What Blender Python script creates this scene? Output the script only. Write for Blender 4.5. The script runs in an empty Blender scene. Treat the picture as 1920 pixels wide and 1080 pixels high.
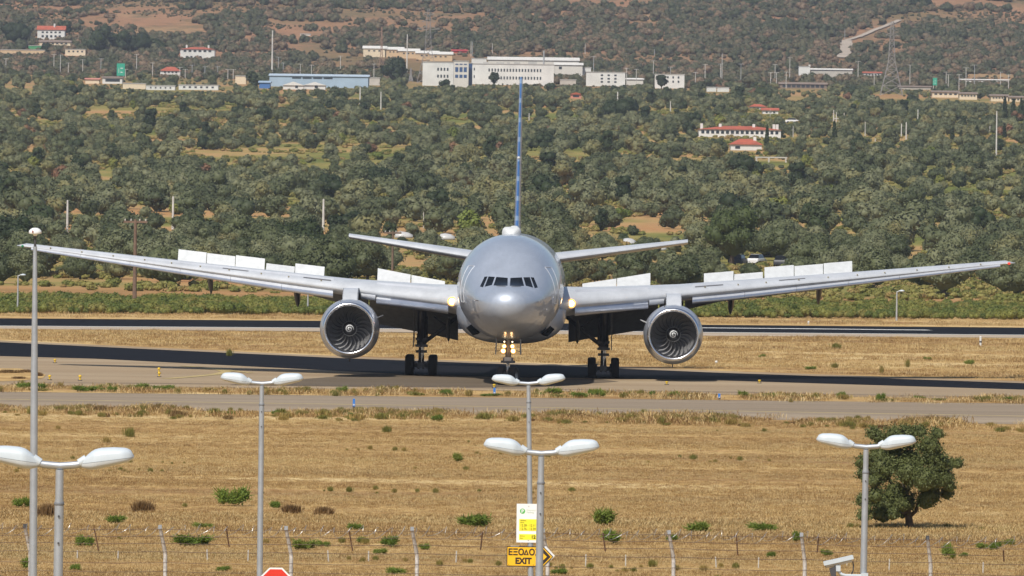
import bpy, math, random
import numpy as np
from mathutils import Vector, Matrix, noise as mnoise

S = bpy.context.scene
COL = S.collection
R = math.radians

# ------------------------------------------------------------------ camera
F = 16260.0            # focal length in pixels of a 1920 wide frame
CAMH = 11.0
YH = 363.5             # row of the level horizon at the frame centre
ROLL = R(0.75)
PITCH = math.atan((540 - YH) / F)
cd = bpy.data.cameras.new('camera')
cam = bpy.data.objects.new('camera', cd)
COL.objects.link(cam)
cd.sensor_width = 36.0
cd.lens = F / 1920 * 36.0
cd.clip_start = 1.0
cd.clip_end = 40000.0
fwd = Vector((0, math.cos(PITCH), -math.sin(PITCH)))
rt0 = Vector((1, 0, 0))
up0 = rt0.cross(fwd)
CR = rt0 * math.cos(ROLL) + up0 * math.sin(ROLL)
CU = up0 * math.cos(ROLL) - rt0 * math.sin(ROLL)
cam.matrix_world = Matrix(((CR.x, CU.x, -fwd.x, 0), (CR.y, CU.y, -fwd.y, 0), (CR.z, CU.z, -fwd.z, CAMH), (0, 0, 0, 1)))
S.camera = cam

# ------------------------------------------------------------------ light
SUN_E, SUN_A = 50.0, 202.0       # elevation, compass rotation (from +Y towards +X)
w = bpy.data.worlds.new("World")
S.world = w
w.use_nodes = True
sky = w.node_tree.nodes.new('ShaderNodeTexSky')
sky.sky_type = 'NISHITA'
sky.sun_disc = False
sky.sun_elevation = R(SUN_E)
sky.sun_rotation = R(SUN_A)
sky.altitude = 100
sky.air_density = 1.0
sky.dust_density = 1.2
bg = w.node_tree.nodes['Background']
w.node_tree.links.new(sky.outputs[0], bg.inputs[0])
bg.inputs[1].default_value = 0.085
sd = bpy.data.lights.new('sun', 'SUN')
sd.energy = 4.4
sd.angle = R(0.53)
sd.color = (1.0, 0.94, 0.84)
sun = bpy.data.objects.new('sun', sd)
COL.objects.link(sun)
sdir = Vector((math.sin(R(SUN_A)) * math.cos(R(SUN_E)), math.cos(R(SUN_A)) * math.cos(R(SUN_E)), math.sin(R(SUN_E))))
sun.rotation_euler = sdir.to_track_quat('Z', 'Y').to_euler()
sun.location = sdir * 300
S.view_settings.view_transform = 'Standard'
S.view_settings.look = 'None'
S.view_settings.gamma = 1.0
S.view_settings.exposure = 0.25

# ------------------------------------------------------------------ pixel <-> place
_D = [-20000, 900, 1000, 1100, 1250, 1500, 1800, 2200, 2700, 3100, 3400, 3600, 3800, 4000, 4200, 4450, 5200, 6500, 9500]
_Z = [0, 0, 0, .2, 2.4, 7.2, 14.2, 24.7, 39, 48.8, 56, 63.8, 76, 89.3, 103.5, 121.5, 172, 240, 290]

def prof(D):
    return np.interp(D, _D, _Z)

def tz(x, D):
    """height of the land at x, D"""
    x = np.asarray(x, float); D = np.asarray(D, float)
    a = np.clip((D - 1050) / 2500, 0, 1.6)
    n = (np.sin(x / 71 + D / 310) * .8 + np.sin(x / 37 - D / 190 + 1.3) * .5 + np.sin(D / 97 + x / 160) * .7 + np.sin(x / 19 + D / 53) * .25)
    hill = np.clip((D - 3500) / 900, 0, 1) * (np.sin(x / 130 + 2.1) * 3.5 + np.sin(x / 62 + D / 260) * 2.2)
    return prof(D) + n * a * .5 + hill

def up(px, py, D):
    d = fwd + CR * ((px - 960) / F) + CU * ((540 - py) / F)
    k = D / d.y
    return Vector((d.x * k, D, CAMH + d.z * k))

def proj(x, y, z):
    """arrays -> pixel"""
    rx, ry, rz = x, y, z - CAMH
    dep = rx * fwd.x + ry * fwd.y + rz * fwd.z
    u = rx * CR.x + ry * CR.y + rz * CR.z
    v = rx * CU.x + ry * CU.y + rz * CU.z
    return 960 + F * u / dep, 540 - F * v / dep

def gp(px, py):
    """point of the level airfield seen at a pixel"""
    d = fwd + CR * ((px - 960) / F) + CU * ((540 - py) / F)
    k = -CAMH / d.z
    return Vector((d.x * k, d.y * k, 0))

def ground_at(px, py, D0=150.0):
    D = D0
    while D < 9000:
        p = up(px, py, D)
        if p.z <= float(tz(p.x, D)):
            break
        D += 4
    p = up(px, py, D)
    return Vector((p.x, D, float(tz(p.x, D))))

# ------------------------------------------------------------------ materials
def new_mat(name):
    m = bpy.data.materials.new(name)
    m.use_nodes = True
    return m, m.node_tree, m.node_tree.nodes['Principled BSDF']

def nn(nt, t, **kw):
    n = nt.nodes.new(t)
    for k, v in kw.items():
        setattr(n, k, v)
    return n

def noise_n(nt, scale, detail=4, rough=.6, vec=None, stretch=None, coords='Object'):
    n = nn(nt, 'ShaderNodeTexNoise')
    n.inputs['Scale'].default_value = scale
    n.inputs['Detail'].default_value = detail
    n.inputs['Roughness'].default_value = rough
    if coords == 'Position':
        src = nn(nt, 'ShaderNodeNewGeometry').outputs['Position']
    else:
        src = nn(nt, 'ShaderNodeTexCoord').outputs[coords]
    if stretch:
        mp = nn(nt, 'ShaderNodeMapping')
        mp.inputs['Scale'].default_value = stretch
        nt.links.new(src, mp.inputs[0]); src = mp.outputs[0]
    nt.links.new(src, n.inputs['Vector'])
    return n.outputs['Fac']

def ramp(nt, fac, stops):
    r = nn(nt, 'ShaderNodeValToRGB')
    els = r.color_ramp.elements
    while len(els) < len(stops):
        els.new(.5)
    for e, (p, c) in zip(els, stops):
        e.position = p
        e.color = (*c, 1) if len(c) == 3 else c
    nt.links.new(fac, r.inputs[0])
    return r.outputs[0]

def mix(nt, fac, a, b, mode='MIX'):
    n = nn(nt, 'ShaderNodeMix', data_type='RGBA', blend_type=mode)
    for sock, val in ((0, fac), (6, a), (7, b)):
        if hasattr(val, 'links') or hasattr(val, 'is_linked'):
            nt.links.new(val, n.inputs[sock])
        elif sock == 0:
            n.inputs[0].default_value = val
        else:
            n.inputs[sock].default_value = (*val, 1)
    return n.outputs[2]

def bump(nt, b, fac, strength=.3, dist=.05):
    n = nn(nt, 'ShaderNodeBump')
    n.inputs['Strength'].default_value = strength
    n.inputs['Distance'].default_value = dist
    nt.links.new(fac, n.inputs['Height'])
    nt.links.new(n.outputs[0], b.inputs['Normal'])

def plain(name, c, rough=.5, metal=0., var=.12, scale=3., spec=.5, coat=0., emit=0., stretch=None):
    """a painted, metal or stone surface with slight uneven wear"""
    m, nt, b = new_mat(name)
    f = noise_n(nt, scale, stretch=stretch)
    lo = tuple(x * (1 - var) for x in c); hi = tuple(min(1, x * (1 + var)) for x in c)
    nt.links.new(ramp(nt, f, [(.3, lo), (.7, hi)]), b.inputs['Base Color'])
    b.inputs['Roughness'].default_value = rough
    b.inputs['Metallic'].default_value = metal
    b.inputs['Specular IOR Level'].default_value = spec
    b.inputs['Coat Weight'].default_value = coat
    b.inputs['Coat Roughness'].default_value = .06
    if emit:
        b.inputs['Emission Color'].default_value = (*c, 1)
        b.inputs['Emission Strength'].default_value = emit
    return m

def foliage(name, stops, scale=1.6, trans=.18, world=None):
    m, nt, b = new_mat(name)
    if world:
        f = noise_n(nt, world[0], 5, .65, stretch=world[1], coords='Position')
    else:
        f = noise_n(nt, scale, detail=3)
    oi = nn(nt, 'ShaderNodeObjectInfo').outputs['Random']
    mth = nn(nt, 'ShaderNodeMath', operation='MULTIPLY_ADD')
    nt.links.new(oi, mth.inputs[0]); mth.inputs[1].default_value = .62 if not world else .38
    m2 = nn(nt, 'ShaderNodeMath', operation='MULTIPLY'); m2.inputs[1].default_value = .38 if not world else .62
    nt.links.new(f, m2.inputs[0]); nt.links.new(m2.outputs[0], mth.inputs[2])
    c = ramp(nt, mth.outputs[0], stops)
    nt.links.new(c, b.inputs['Base Color'])
    b.inputs['Roughness'].default_value = .6
    b.inputs['Specular IOR Level'].default_value = .25
    if trans:
        tr = nn(nt, 'ShaderNodeBsdfTranslucent')
        nt.links.new(c, tr.inputs[0])
        mx = nn(nt, 'ShaderNodeMixShader'); mx.inputs[0].default_value = trans
        out = nt.nodes['Material Output']
        nt.links.new(b.outputs[0], mx.inputs[1]); nt.links.new(tr.outputs[0], mx.inputs[2])
        nt.links.new(mx.outputs[0], out.inputs[0])
    return m

# ------------------------------------------------------------------ mesh helpers
class MB:
    def __init__(self):
        self.v = []; self.f = []
    def add(self, vs, fs):
        o = len(self.v)
        self.v.extend(tuple(x) for x in vs)
        self.f.extend(tuple(i + o for i in q) for q in fs)
        return self
    def box(self, lo, hi):
        x0, y0, z0 = lo; x1, y1, z1 = hi
        return self.add([(x0, y0, z0), (x1, y0, z0), (x1, y1, z0), (x0, y1, z0), (x0, y0, z1), (x1, y0, z1), (x1, y1, z1), (x0, y1, z1)],
                        [(0, 3, 2, 1), (4, 5, 6, 7), (0, 1, 5, 4), (1, 2, 6, 5), (2, 3, 7, 6), (3, 0, 4, 7)])
    def tube(self, pts, rad, n=10, caps=True):
        pts = [Vector(p) for p in pts]
        if not hasattr(rad, '__len__'):
            rad = [rad] * len(pts)
        rings = []
        prev = None
        for i, p in enumerate(pts):
            t = (pts[min(i + 1, len(pts) - 1)] - pts[max(i - 1, 0)]).normalized()
            a = prev if prev is not None else (Vector((0, 0, 1)) if abs(t.z) < .9 else Vector((1, 0, 0)))
            u = t.cross(a).normalized(); v = u.cross(t).normalized()
            prev = v
            rings.append([p + (u * math.cos(2 * math.pi * k / n) + v * math.sin(2 * math.pi * k / n)) * rad[i] for k in range(n)])
        return self.rings(rings, caps)
    def rings(self, rings, caps=True):
        n = len(rings[0])
        vs = [p for r in rings for p in r]
        fs = []
        for i in range(len(rings) - 1):
            for k in range(n):
                k2 = (k + 1) % n
                fs.append((i * n + k, i * n + k2, (i + 1) * n + k2, (i + 1) * n + k))
        if caps:
            fs.append(tuple(range(n - 1, -1, -1)))
            fs.append(tuple((len(rings) - 1) * n + k for k in range(n)))
        return self.add(vs, fs)
    def lathe(self, prof_, n=32, axis='z', at=(0, 0, 0), caps=False):
        rings = []
        for r, h in prof_:
            ring = []
            for k in range(n):
                a = 2 * math.pi * k / n
                if axis == 'z':
                    p = (r * math.cos(a), r * math.sin(a), h)
                elif axis == 'y':
                    p = (r * math.cos(a), h, r * math.sin(a))
                else:
                    p = (h, r * math.cos(a), r * math.sin(a))
                ring.append(Vector(p) + Vector(at))
            rings.append(ring)
        return self.rings(rings, caps)
    def prism(self, poly, y0, y1):
        """polygon in (x, z) extruded along y"""
        n = len(poly)
        vs = [(x, y0, z) for x, z in poly] + [(x, y1, z) for x, z in poly]
        fs = [tuple(range(n)), tuple(range(2 * n - 1, n - 1, -1))]
        fs += [(i, i + n, (i + 1) % n + n, (i + 1) % n) for i in range(n)]
        return self.add(vs, fs)
    def move(self, M_):
        self.v = [tuple(M_ @ Vector(p)) for p in self.v]
        return self
    def build(self, name, mat, parent=None, smooth=False, angle=None):
        me = bpy.data.meshes.new(name)
        me.from_pydata(self.v, [], self.f)
        me.materials.append(mat)
        if smooth:
            me.polygons.foreach_set('use_smooth', [True] * len(me.polygons))
            if angle:
                me.set_sharp_from_angle(angle=R(angle))
        me.update()
        o = bpy.data.objects.new(name, me)
        COL.objects.link(o)
        if parent:
            o.parent = parent
        return o

def fix_normals(o):
    import bmesh
    b = bmesh.new(); b.from_mesh(o.data)
    bmesh.ops.recalc_face_normals(b, faces=b.faces)
    b.to_mesh(o.data); b.free()
    return o

def tag(o, label=None, cat=None, group=None, kind=None):
    if label: o['label'] = label
    if cat: o['category'] = cat
    if group: o['group'] = group
    if kind: o['kind'] = kind
    return o

def thing(name, label, cat, loc=(0, 0, 0), rz=0., group=None):
    o = bpy.data.objects.new(name, None)
    o.empty_display_size = .3
    COL.objects.link(o)
    o.location = loc; o.rotation_euler = (0, 0, rz)
    return tag(o, label, cat, group)

def copy_thing(root, loc, rz=None, scale=None, label=None, group=None):
    r = root.copy(); COL.objects.link(r)
    r.location = loc
    if rz is not None: r.rotation_euler = (0, 0, rz)
    if scale is not None: r.scale = scale if hasattr(scale, '__len__') else (scale,) * 3
    if label: r['label'] = label
    if group: r['group'] = group
    for ch in KIDS.get(root.name, root.children):
        c = ch.copy(); COL.objects.link(c); c.parent = r
        for g in KIDS.get(ch.name, ()):
            d = g.copy(); COL.objects.link(d); d.parent = c
    return r
KIDS = {}

def np_mesh(name, V, Fq, mat):
    """V (n,3), Fq (m,4) quads"""
    me = bpy.data.meshes.new(name)
    me.vertices.add(len(V)); me.vertices.foreach_set('co', np.asarray(V, np.float32).ravel())
    m, k = Fq.shape
    me.loops.add(m * k); me.loops.foreach_set('vertex_index', Fq.astype(np.int32).ravel())
    me.polygons.add(m)
    me.polygons.foreach_set('loop_start', np.arange(0, m * k, k, dtype=np.int32))
    me.update(calc_edges=True)
    me.materials.append(mat)
    me.validate()
    return me

def sheet(name, poly, z, mat, cut=None):
    """flat polygon laid on the airfield"""
    me = bpy.data.meshes.new(name)
    me.from_pydata([(p[0], p[1], z) for p in poly], [], [tuple(range(len(poly)))])
    me.materials.append(mat)
    o = bpy.data.objects.new(name, me)
    COL.objects.link(o)
    if me.polygons[0].normal.z < 0:
        me.flip_normals()
    return o
# ------------------------------------------------------------------ the land
def mat_land():
    m, nt, b = new_mat('land')
    geo = nn(nt, 'ShaderNodeNewGeometry')
    sep = nn(nt, 'ShaderNodeSeparateXYZ'); nt.links.new(geo.outputs['Position'], sep.inputs[0])
    Y = sep.outputs['Y']
    # dry mown field: long streaks across, tufts, red earth patches
    s1 = noise_n(nt, .075, 5, .62, stretch=(.30, 1, 1), coords='Position')
    s2 = noise_n(nt, 1.3, 4, .7, stretch=(.6, .5, 1), coords='Position')
    s3 = noise_n(nt, 7.0, 3, .7, stretch=(1, .35, 1), coords='Position')
    dry = ramp(nt, s1, [(.36, (.25, .150, .065)), (.45, (.37, .240, .100)), (.54, (.46, .32, .140)), (.62, (.54, .41, .21))])
    dry = mix(nt, .55, dry, ramp(nt, s2, [(.28, (.27, .15, .06)), (.5, (.5, .5, .5)), (.75, (.78, .74, .66))]), 'OVERLAY')
    dry = mix(nt, .5, dry, ramp(nt, s3, [(.3, (.3, .27, .22)), (.5, (.5, .5, .5)), (.72, (.74, .73, .7))]), 'OVERLAY')
    p1 = noise_n(nt, .22, 4, .6, stretch=(.3, 1, 1), coords='Position')
    dry = mix(nt, ramp(nt, p1, [(.64, (0, 0, 0)), (.72, (.55, .55, .55))]), dry, (.30, .125, .055))
    # orchard soil with grass
    g1 = noise_n(nt, .018, 4, .6, stretch=(1, .5, 1), coords='Position')
    g2 = noise_n(nt, .5, 3, .6, coords='Position')
    soil = ramp(nt, g1, [(.36, (.12, .135, .03)), (.46, (.22, .19, .055)), (.55, (.36, .23, .095)), (.68, (.37, .185, .08))])
    soil = mix(nt, .5, soil, ramp(nt, g2, [(.3, (.32, .32, .32)), (.7, (.68, .68, .68))]), 'OVERLAY')
    # hill: reddish bare slopes
    h1 = noise_n(nt, .009, 5, .62, stretch=(1, .45, 1), coords='Position')
    hill = ramp(nt, h1, [(.32, (.17, .115, .055)), (.44, (.25, .145, .078)), (.56, (.29, .150, .085)), (.68, (.32, .20, .105))])
    hill = mix(nt, .55, hill, ramp(nt, noise_n(nt, .12, 5, .75, coords='Position'), [(.3, (.22, .25, .2)), (.5, (.48, .5, .48)), (.7, (.72, .72, .7))]), 'OVERLAY')
    hill = mix(nt, ramp(nt, noise_n(nt, .045, 5, .7, stretch=(1, .5, 1), coords='Position'), [(.52, (0, 0, 0)), (.62, (.7, .7, .7))]), hill, (.115, .10, .05))
    mr = nn(nt, 'ShaderNodeMapRange'); mr.inputs[1].default_value = 865; mr.inputs[2].default_value = 905
    nt.links.new(Y, mr.inputs[0])
    c = mix(nt, mr.outputs[0], dry, soil)
    mo = ramp(nt, noise_n(nt, .05, 4, .6, coords='Position'), [(.35, (.26, .155, .06)), (.65, (.37, .20, .085))])
    mq = nn(nt, 'ShaderNodeMapRange'); mq.inputs[1].default_value = 985; mq.inputs[2].default_value = 940; nt.links.new(Y, mq.inputs[0])
    mq2 = nn(nt, 'ShaderNodeMapRange'); mq2.inputs[1].default_value = 865; mq2.inputs[2].default_value = 900; nt.links.new(Y, mq2.inputs[0])
    mm = nn(nt, 'ShaderNodeMath', operation='MULTIPLY'); nt.links.new(mq.outputs[0], mm.inputs[0]); nt.links.new(mq2.outputs[0], mm.inputs[1])
    c = mix(nt, mm.outputs[0], c, mo)
    mr2 = nn(nt, 'ShaderNodeMapRange'); mr2.inputs[1].default_value = 2700; mr2.inputs[2].default_value = 3600
    nt.links.new(Y, mr2.inputs[0])
    c = mix(nt, mr2.outputs[0], c, hill)
    nt.links.new(c, b.inputs['Base Color'])
    b.inputs['Roughness'].default_value = .9
    b.inputs['Specular IOR Level'].default_value = .1
    bump(nt, b, s3, .5, .12)
    return m

LAND = mat_land()
xs = np.unique(np.concatenate([np.linspace(-520, 520, 131), np.linspace(-6000, -520, 30), np.linspace(520, 6000, 30)]))
ys = np.unique(np.concatenate([[-6000, -3000, -1000, -200, 0, 250, 500, 750], np.arange(900, 2200, 12.), np.arange(2200, 7500, 24.), [8000, 8700, 9500]]))
XX, YY = np.meshgrid(xs, ys)
ZZ = tz(XX, YY)
nx, ny = len(xs), len(ys)
V = np.stack([XX.ravel(), YY.ravel(), ZZ.ravel()], 1)
ii = (np.arange(ny - 1)[:, None] * nx + np.arange(nx - 1)[None]).ravel()
FQ = np.stack([ii, ii + 1, ii + nx + 1, ii + nx], 1)
me = np_mesh('ground', V, FQ, LAND)
me.polygons.foreach_set('use_smooth', [True] * len(me.polygons))
ground = bpy.data.objects.new('ground', me); COL.objects.link(ground)
tag(ground, kind='structure')

# ------------------------------------------------------------------ paved surfaces
def mat_pave(name, lo, hi, scale=.12, fine=2.5, seam=0.):
    m, nt, b = new_mat(name)
    a = noise_n(nt, scale, 5, .65, stretch=(.25, 1, 1), coords='Position')
    f = noise_n(nt, fine, 3, .6, coords='Position')
    c = ramp(nt, a, [(.3, lo), (.7, hi)])
    c = mix(nt, .35, c, ramp(nt, f, [(.3, (.4, .4, .4)), (.7, (.6, .6, .6))]), 'OVERLAY')
    st_ = noise_n(nt, .5, 4, .7, stretch=(.03, 1, 1), coords='Position')
    c = mix(nt, .5, c, ramp(nt, st_, [(.32, (.34, .34, .34)), (.5, (.5, .5, .5)), (.7, (.62, .62, .62))]), 'OVERLAY')
    nt.links.new(c, b.inputs['Base Color'])
    b.inputs['Roughness'].default_value = .88
    b.inputs['Specular IOR Level'].default_value = .06
    return m
P_BEIGE = mat_pave('worn_concrete', (.25, .182, .115), (.345, .268, .178))
P_TAXI = mat_pave('taxiway_asphalt', (.25, .195, .138), (.325, .262, .192))
P_LANE = mat_pave('worn_asphalt_lane', (.215, .168, .120), (.275, .22, .16))
P_BLACK = mat_pave('fresh_asphalt', (.0055, .0055, .008), (.0095, .0095, .0125), 0.4)
P_STAIN = mat_pave('tyre_worn_asphalt', (.10, .078, .055), (.15, .118, .085))
P_SHOULD = mat_pave('pale_shoulder', (.34, .275, .21), (.42, .345, .265))
P_YEL = plain('yellow_paint', (.48, .34, .05), .8, var=.25, scale=.8)
P_FADED = plain('faded_yellow_paint', (.38, .29, .12), .8, var=.25, scale=.8)
P_WHITE = plain('white_paint', (.75, .75, .72), .8, var=.1)
P_EDGE = plain('dark_joint', (.095, .075, .068), .8, var=.3, scale=.5)

def line_ext(pts, ext=1.0):
    """extend a pixel polyline beyond the frame along its end segments"""
    a = [gp(*p) for p in pts]
    d0 = (a[0] - a[1]).normalized(); d1 = (a[-1] - a[-2]).normalized()
    return [a[0] + d0 * 300 * ext] + a + [a[-1] + d1 * 300 * ext]

def strip(name, far, near, z, mat, kind='structure', ext=1.0):
    A = line_ext(far, ext); B = line_ext(near, ext)
    o = sheet(name, A + B[::-1], z, mat)
    return tag(o, kind=kind)

def band(name, pts, wid, z, mat, ext=0):
    """painted line of a given width along a pixel polyline"""
    c = line_ext(pts, ext) if ext else [gp(*p) for p in pts]
    l, r = [], []
    for i, p in enumerate(c):
        t = (c[min(i + 1, len(c) - 1)] - c[max(i - 1, 0)]).normalized()
        n_ = Vector((-t.y, t.x, 0)) * wid / 2
        l.append(p + n_); r.append(p - n_)
    vs = [(p.x, p.y, z) for p in l] + [(p.x, p.y, z) for p in r]
    n = len(c)
    fs = [(i + n, i + n + 1, i + 1, i) for i in range(n - 1)]
    return tag(MB().add(vs, fs).build(name, mat), kind='structure')

strip('near_taxiway', [(0, 735), (1920, 757)], [(0, 765), (960, 779), (1920, 796)], .012, P_TAXI)
strip('worn_lane', [(0, 737), (1920, 759)], [(0, 753), (960, 769), (1920, 785)], .016, P_LANE)
band('taxiway_centre_line', [(0, 749), (960, 763.5), (1920, 781)], .75, .020, P_FADED, 1)
band('taxiway_edge_joint', [(0, 735.6), (1920, 757.6)], .5, .020, P_EDGE, 1)
# wide beige paving carrying the dark strip
strip('concrete_apron', [(0, 638.5), (640, 668.5), (1080, 684.5), (1340, 695.5), (1920, 715.5)], [(0, 723), (960, 733), (1920, 750)], .012, P_BEIGE, ext=.2)
strip('dark_asphalt_strip', [(0, 642), (640, 672), (1080, 688), (1340, 699), (1920, 719)],
      [(0, 668), (180, 673), (400, 684), (600, 694), (780, 703.5), (960, 708.5), (1080, 709), (1340, 713.5), (1920, 731)], .020, P_BLACK, ext=.15)
tag(sheet('tyre_worn_patch', [gp(*p) for p in [(430, 722.5), (700, 701), (960, 710), (1120, 711), (1160, 716), (1000, 727), (700, 726)]], .024, P_STAIN), kind='structure')
band('apron_edge_joint', [(85, 718), (300, 719.5), (640, 723), (960, 729), (1920, 745.5)], .45, .030, P_EDGE)
band('lead_in_line', [(330, 689), (380, 691), (415, 694.5), (425, 698), (405, 702.5), (360, 707), (310, 711)], .7, .030, P_FADED)
band('lead_in_line', [(340, 686.5), (400, 691), (432, 695.5), (470, 700)], .5, .034, P_FADED)
strip('far_runway', [(0, 597), (600, 601.7), (1320, 609.2), (1920, 614.5)], [(0, 611.5), (600, 615.2), (1320, 623.5), (1920, 628.5)], .012, P_BLACK)
strip('runway_shoulder', [(0, 611.3), (600, 615), (1320, 623.3), (1920, 628.3)], [(0, 616.5), (600, 621.5), (1320, 629.5), (1920, 633.5)], .008, P_SHOULD)
band('runway_edge_line', [(0, 611.4), (600, 615.1), (1320, 623.4), (1920, 628.4)], 1.2, .020, P_WHITE, 1)
band('runway_stripe', [(1150, 613.4), (1320, 615), (1550, 617.2), (1700, 618.8), (1742, 619.2)], 2.2, .020, P_WHITE)
# grass island on the apron
isl = [(-60, 693), (0, 691.5), (35, 691.5), (68, 697), (86, 704), (80, 710), (40, 714.5), (-60, 718)]
tag(sheet('grass_island', [gp(*p) for p in isl], .03, LAND), kind='structure')
# ------------------------------------------------------------------ the airliner
def mat_skin(name, c, rough, metal, coat=.3, dirt=.08):
    m, nt, b = new_mat(name)
    f = noise_n(nt, .7, 5, .65)
    g = noise_n(nt, 5.0, 3, .6, stretch=(1, .15, 1))
    base = ramp(nt, f, [(.25, tuple(x * (1 - dirt) for x in c)), (.75, tuple(min(1, x * (1 + dirt)) for x in c))])
    base = mix(nt, .25, base, ramp(nt, g, [(.3, (.42, .42, .42)), (.7, (.56, .56, .56))]), 'OVERLAY')
    nt.links.new(base, b.inputs['Base Color'])
    mr = nn(nt, 'ShaderNodeMapRange'); nt.links.new(f, mr.inputs[0])
    mr.inputs[3].default_value = rough * .8; mr.inputs[4].default_value = rough * 1.25
    nt.links.new(mr.outputs[0], b.inputs['Roughness'])
    b.inputs['Metallic'].default_value = metal
    b.inputs['Coat Weight'].default_value = coat
    b.inputs['Coat Roughness'].default_value = .04
    return m
A_SKIN = mat_skin('silver_mica_paint', (.39, .435, .515), .44, .42, .62)
A_WING = mat_skin('grey_wing_paint', (.50, .52, .55), .42, .15, .1, .12)
A_SLAT = mat_skin('slat_metal', (.58, .60, .64), .38, .35, .1, .1)
A_NOSE = mat_skin('bare_metal_edge', (.52, .54, .60), .36, .85, 0, .1)
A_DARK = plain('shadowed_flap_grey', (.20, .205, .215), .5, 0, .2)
A_RADOME = mat_skin('radome_grey', (.405, .45, .53), .47, .41, .45, .06)
A_WHITE = plain('white_panel', (.49, .505, .515), .5, 0, .09)
A_TRACK = plain('greased_track', (.26, .22, .13), .6, 0, .2)
A_NAC = mat_skin('nacelle_paint', (.40, .43, .49), .32, .5, .4)
A_LIP = mat_skin('polished_lip', (.64, .65, .68), .26, 1.0, 0, .1)
A_IN = plain('inlet_liner', (.30, .30, .32), .4, .6, .1)
A_FAN = plain('fan_titanium', (.50, .50, .51), .36, .7, .15, 8)
A_BLK = plain('black_rubber', (.012, .012, .013), .75, 0, .3, 6)
A_SPIN = plain('black_spinner', (.012, .012, .014), .35)
A_STRUT = plain('gear_steel', (.09, .09, .10), .45, .4, .25, 4)
A_CHROME = plain('oleo_chrome', (.6, .6, .62), .2, 1.0, .05)
A_HUB = plain('wheel_hub', (.42, .42, .42), .45, .4, .15)
A_GLASS = plain('cockpit_glass', (.006, .007, .008), .06, 0, .1, spec=.35)
A_LAMP = plain('lamp_glow', (1.0, .74, .40), .3, emit=7)
A_GLOW = plain('lamp_halo_glow', (1.0, .48, .13), .4, emit=1.0)  # warm halo around the lamps, put in as a glowing material
A_LAMP2 = plain('small_lamp_glow', (1.0, .78, .48), .3, emit=4)
A_RED = plain('red_navigation_glass', (.8, .05, .02), .25, emit=.6)
A_LINE = plain('door_outline', (.75, .77, .80), .35, .5, .05)
A_SEAM = plain('panel_seam', (.12, .12, .13), .6)
A_VOID = plain('intake_void', (.004, .004, .004), .9)

def mat_fin():
    m, nt, b = new_mat('fin_paint')
    tc = nn(nt, 'ShaderNodeTexCoord').outputs['Object']
    sep = nn(nt, 'ShaderNodeSeparateXYZ'); nt.links.new(tc, sep.inputs[0])
    md = nn(nt, 'ShaderNodeMath', operation='FRACT')
    mu = nn(nt, 'ShaderNodeMath', operation='MULTIPLY'); mu.inputs[1].default_value = 1 / 1.24
    nt.links.new(sep.outputs['Z'], mu.inputs[0]); nt.links.new(mu.outputs[0], md.inputs[0])
    c = ramp(nt, md.outputs[0], [(.0, (.055, .145, .37)), (.62, (.065, .165, .40)), (.66, (.25, .35, .52)), (.86, (.23, .33, .50)), (.90, (.055, .145, .37))])
    nt.links.new(c, b.inputs['Base Color'])
    b.inputs['Roughness'].default_value = .3
    b.inputs['Metallic'].default_value = .15
    b.inputs['Coat Weight'].default_value = .4
    return m
A_FIN = mat_fin()

plane = thing('airliner', 'silver twin-engine airliner taxiing nose-on with lights on and wing spoilers raised', 'airplane', (-.23, 492.0, 0.0))
plane.rotation_euler = (R(-.16), R(.25), R(-.55))
PITCHFIX = Matrix.Rotation(0, 4, 'X')

# fuselage: station, half width, top, bottom, height of the widest point
FUS = np.array([
 [0.00, .015, 4.735, 4.705, 4.72], [0.06, .40, 5.04, 4.36, 4.72], [.2, .70, 5.26, 4.09, 4.72], [.5, 1.03, 5.47, 3.78, 4.74], [1.0, 1.35, 5.65, 3.49, 4.78],
 [1.6, 1.61, 5.78, 3.28, 4.84], [2.1, 1.78, 5.90, 3.16, 4.90], [2.6, 1.94, 6.08, 3.06, 4.96], [3.2, 2.06, 6.42, 2.98, 5.03], [3.8, 2.23, 6.82, 2.88, 5.09],
 [4.5, 2.40, 7.22, 2.79, 5.16], [5.5, 2.60, 7.70, 2.70, 5.25], [6.5, 2.77, 8.06, 2.63, 5.34], [7.5, 2.90, 8.32, 2.58, 5.42], [9.0, 3.02, 8.56, 2.53, 5.50],
 [11, 3.09, 8.68, 2.50, 5.57], [13, 3.10, 8.70, 2.50, 5.60], [27, 3.10, 8.70, 2.50, 5.60], [41, 3.10, 8.70, 2.50, 5.60], [45, 3.05, 8.70, 2.78, 5.72], [50, 2.72, 8.64, 3.75, 6.2],
 [54, 2.12, 8.50, 4.75, 6.65], [58, 1.35, 8.25, 5.75, 7.0], [61, .62, 7.95, 6.50, 7.2], [62.8, .18, 7.62, 7.0, 7.3]])

def pchip(x, y, q):
    h = np.diff(x); d = np.diff(y) / h
    m = np.zeros(len(x)); m[0], m[-1] = d[0], d[-1]
    for i in range(1, len(x) - 1):
        if d[i - 1] * d[i] > 0:
            w1 = 2 * h[i] + h[i - 1]; w2 = h[i] + 2 * h[i - 1]
            m[i] = (w1 + w2) / (w1 / d[i - 1] + w2 / d[i])
    i = np.clip(np.searchsorted(x, q, 'right') - 1, 0, len(h) - 1)
    t = (q - x[i]) / h[i]
    return (y[i] * (1 + 2 * t) * (1 - t) ** 2 + m[i] * h[i] * t * (1 - t) ** 2 + y[i + 1] * t * t * (3 - 2 * t) + m[i + 1] * h[i] * t * t * (t - 1))

def fus(y):
    y = max(0., min(62.8, y))
    s = np.array([math.sqrt(y)]); X = np.sqrt(FUS[:, 0])
    return [float(pchip(X, FUS[:, k], s)[0]) for k in range(1, 5)]

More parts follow.
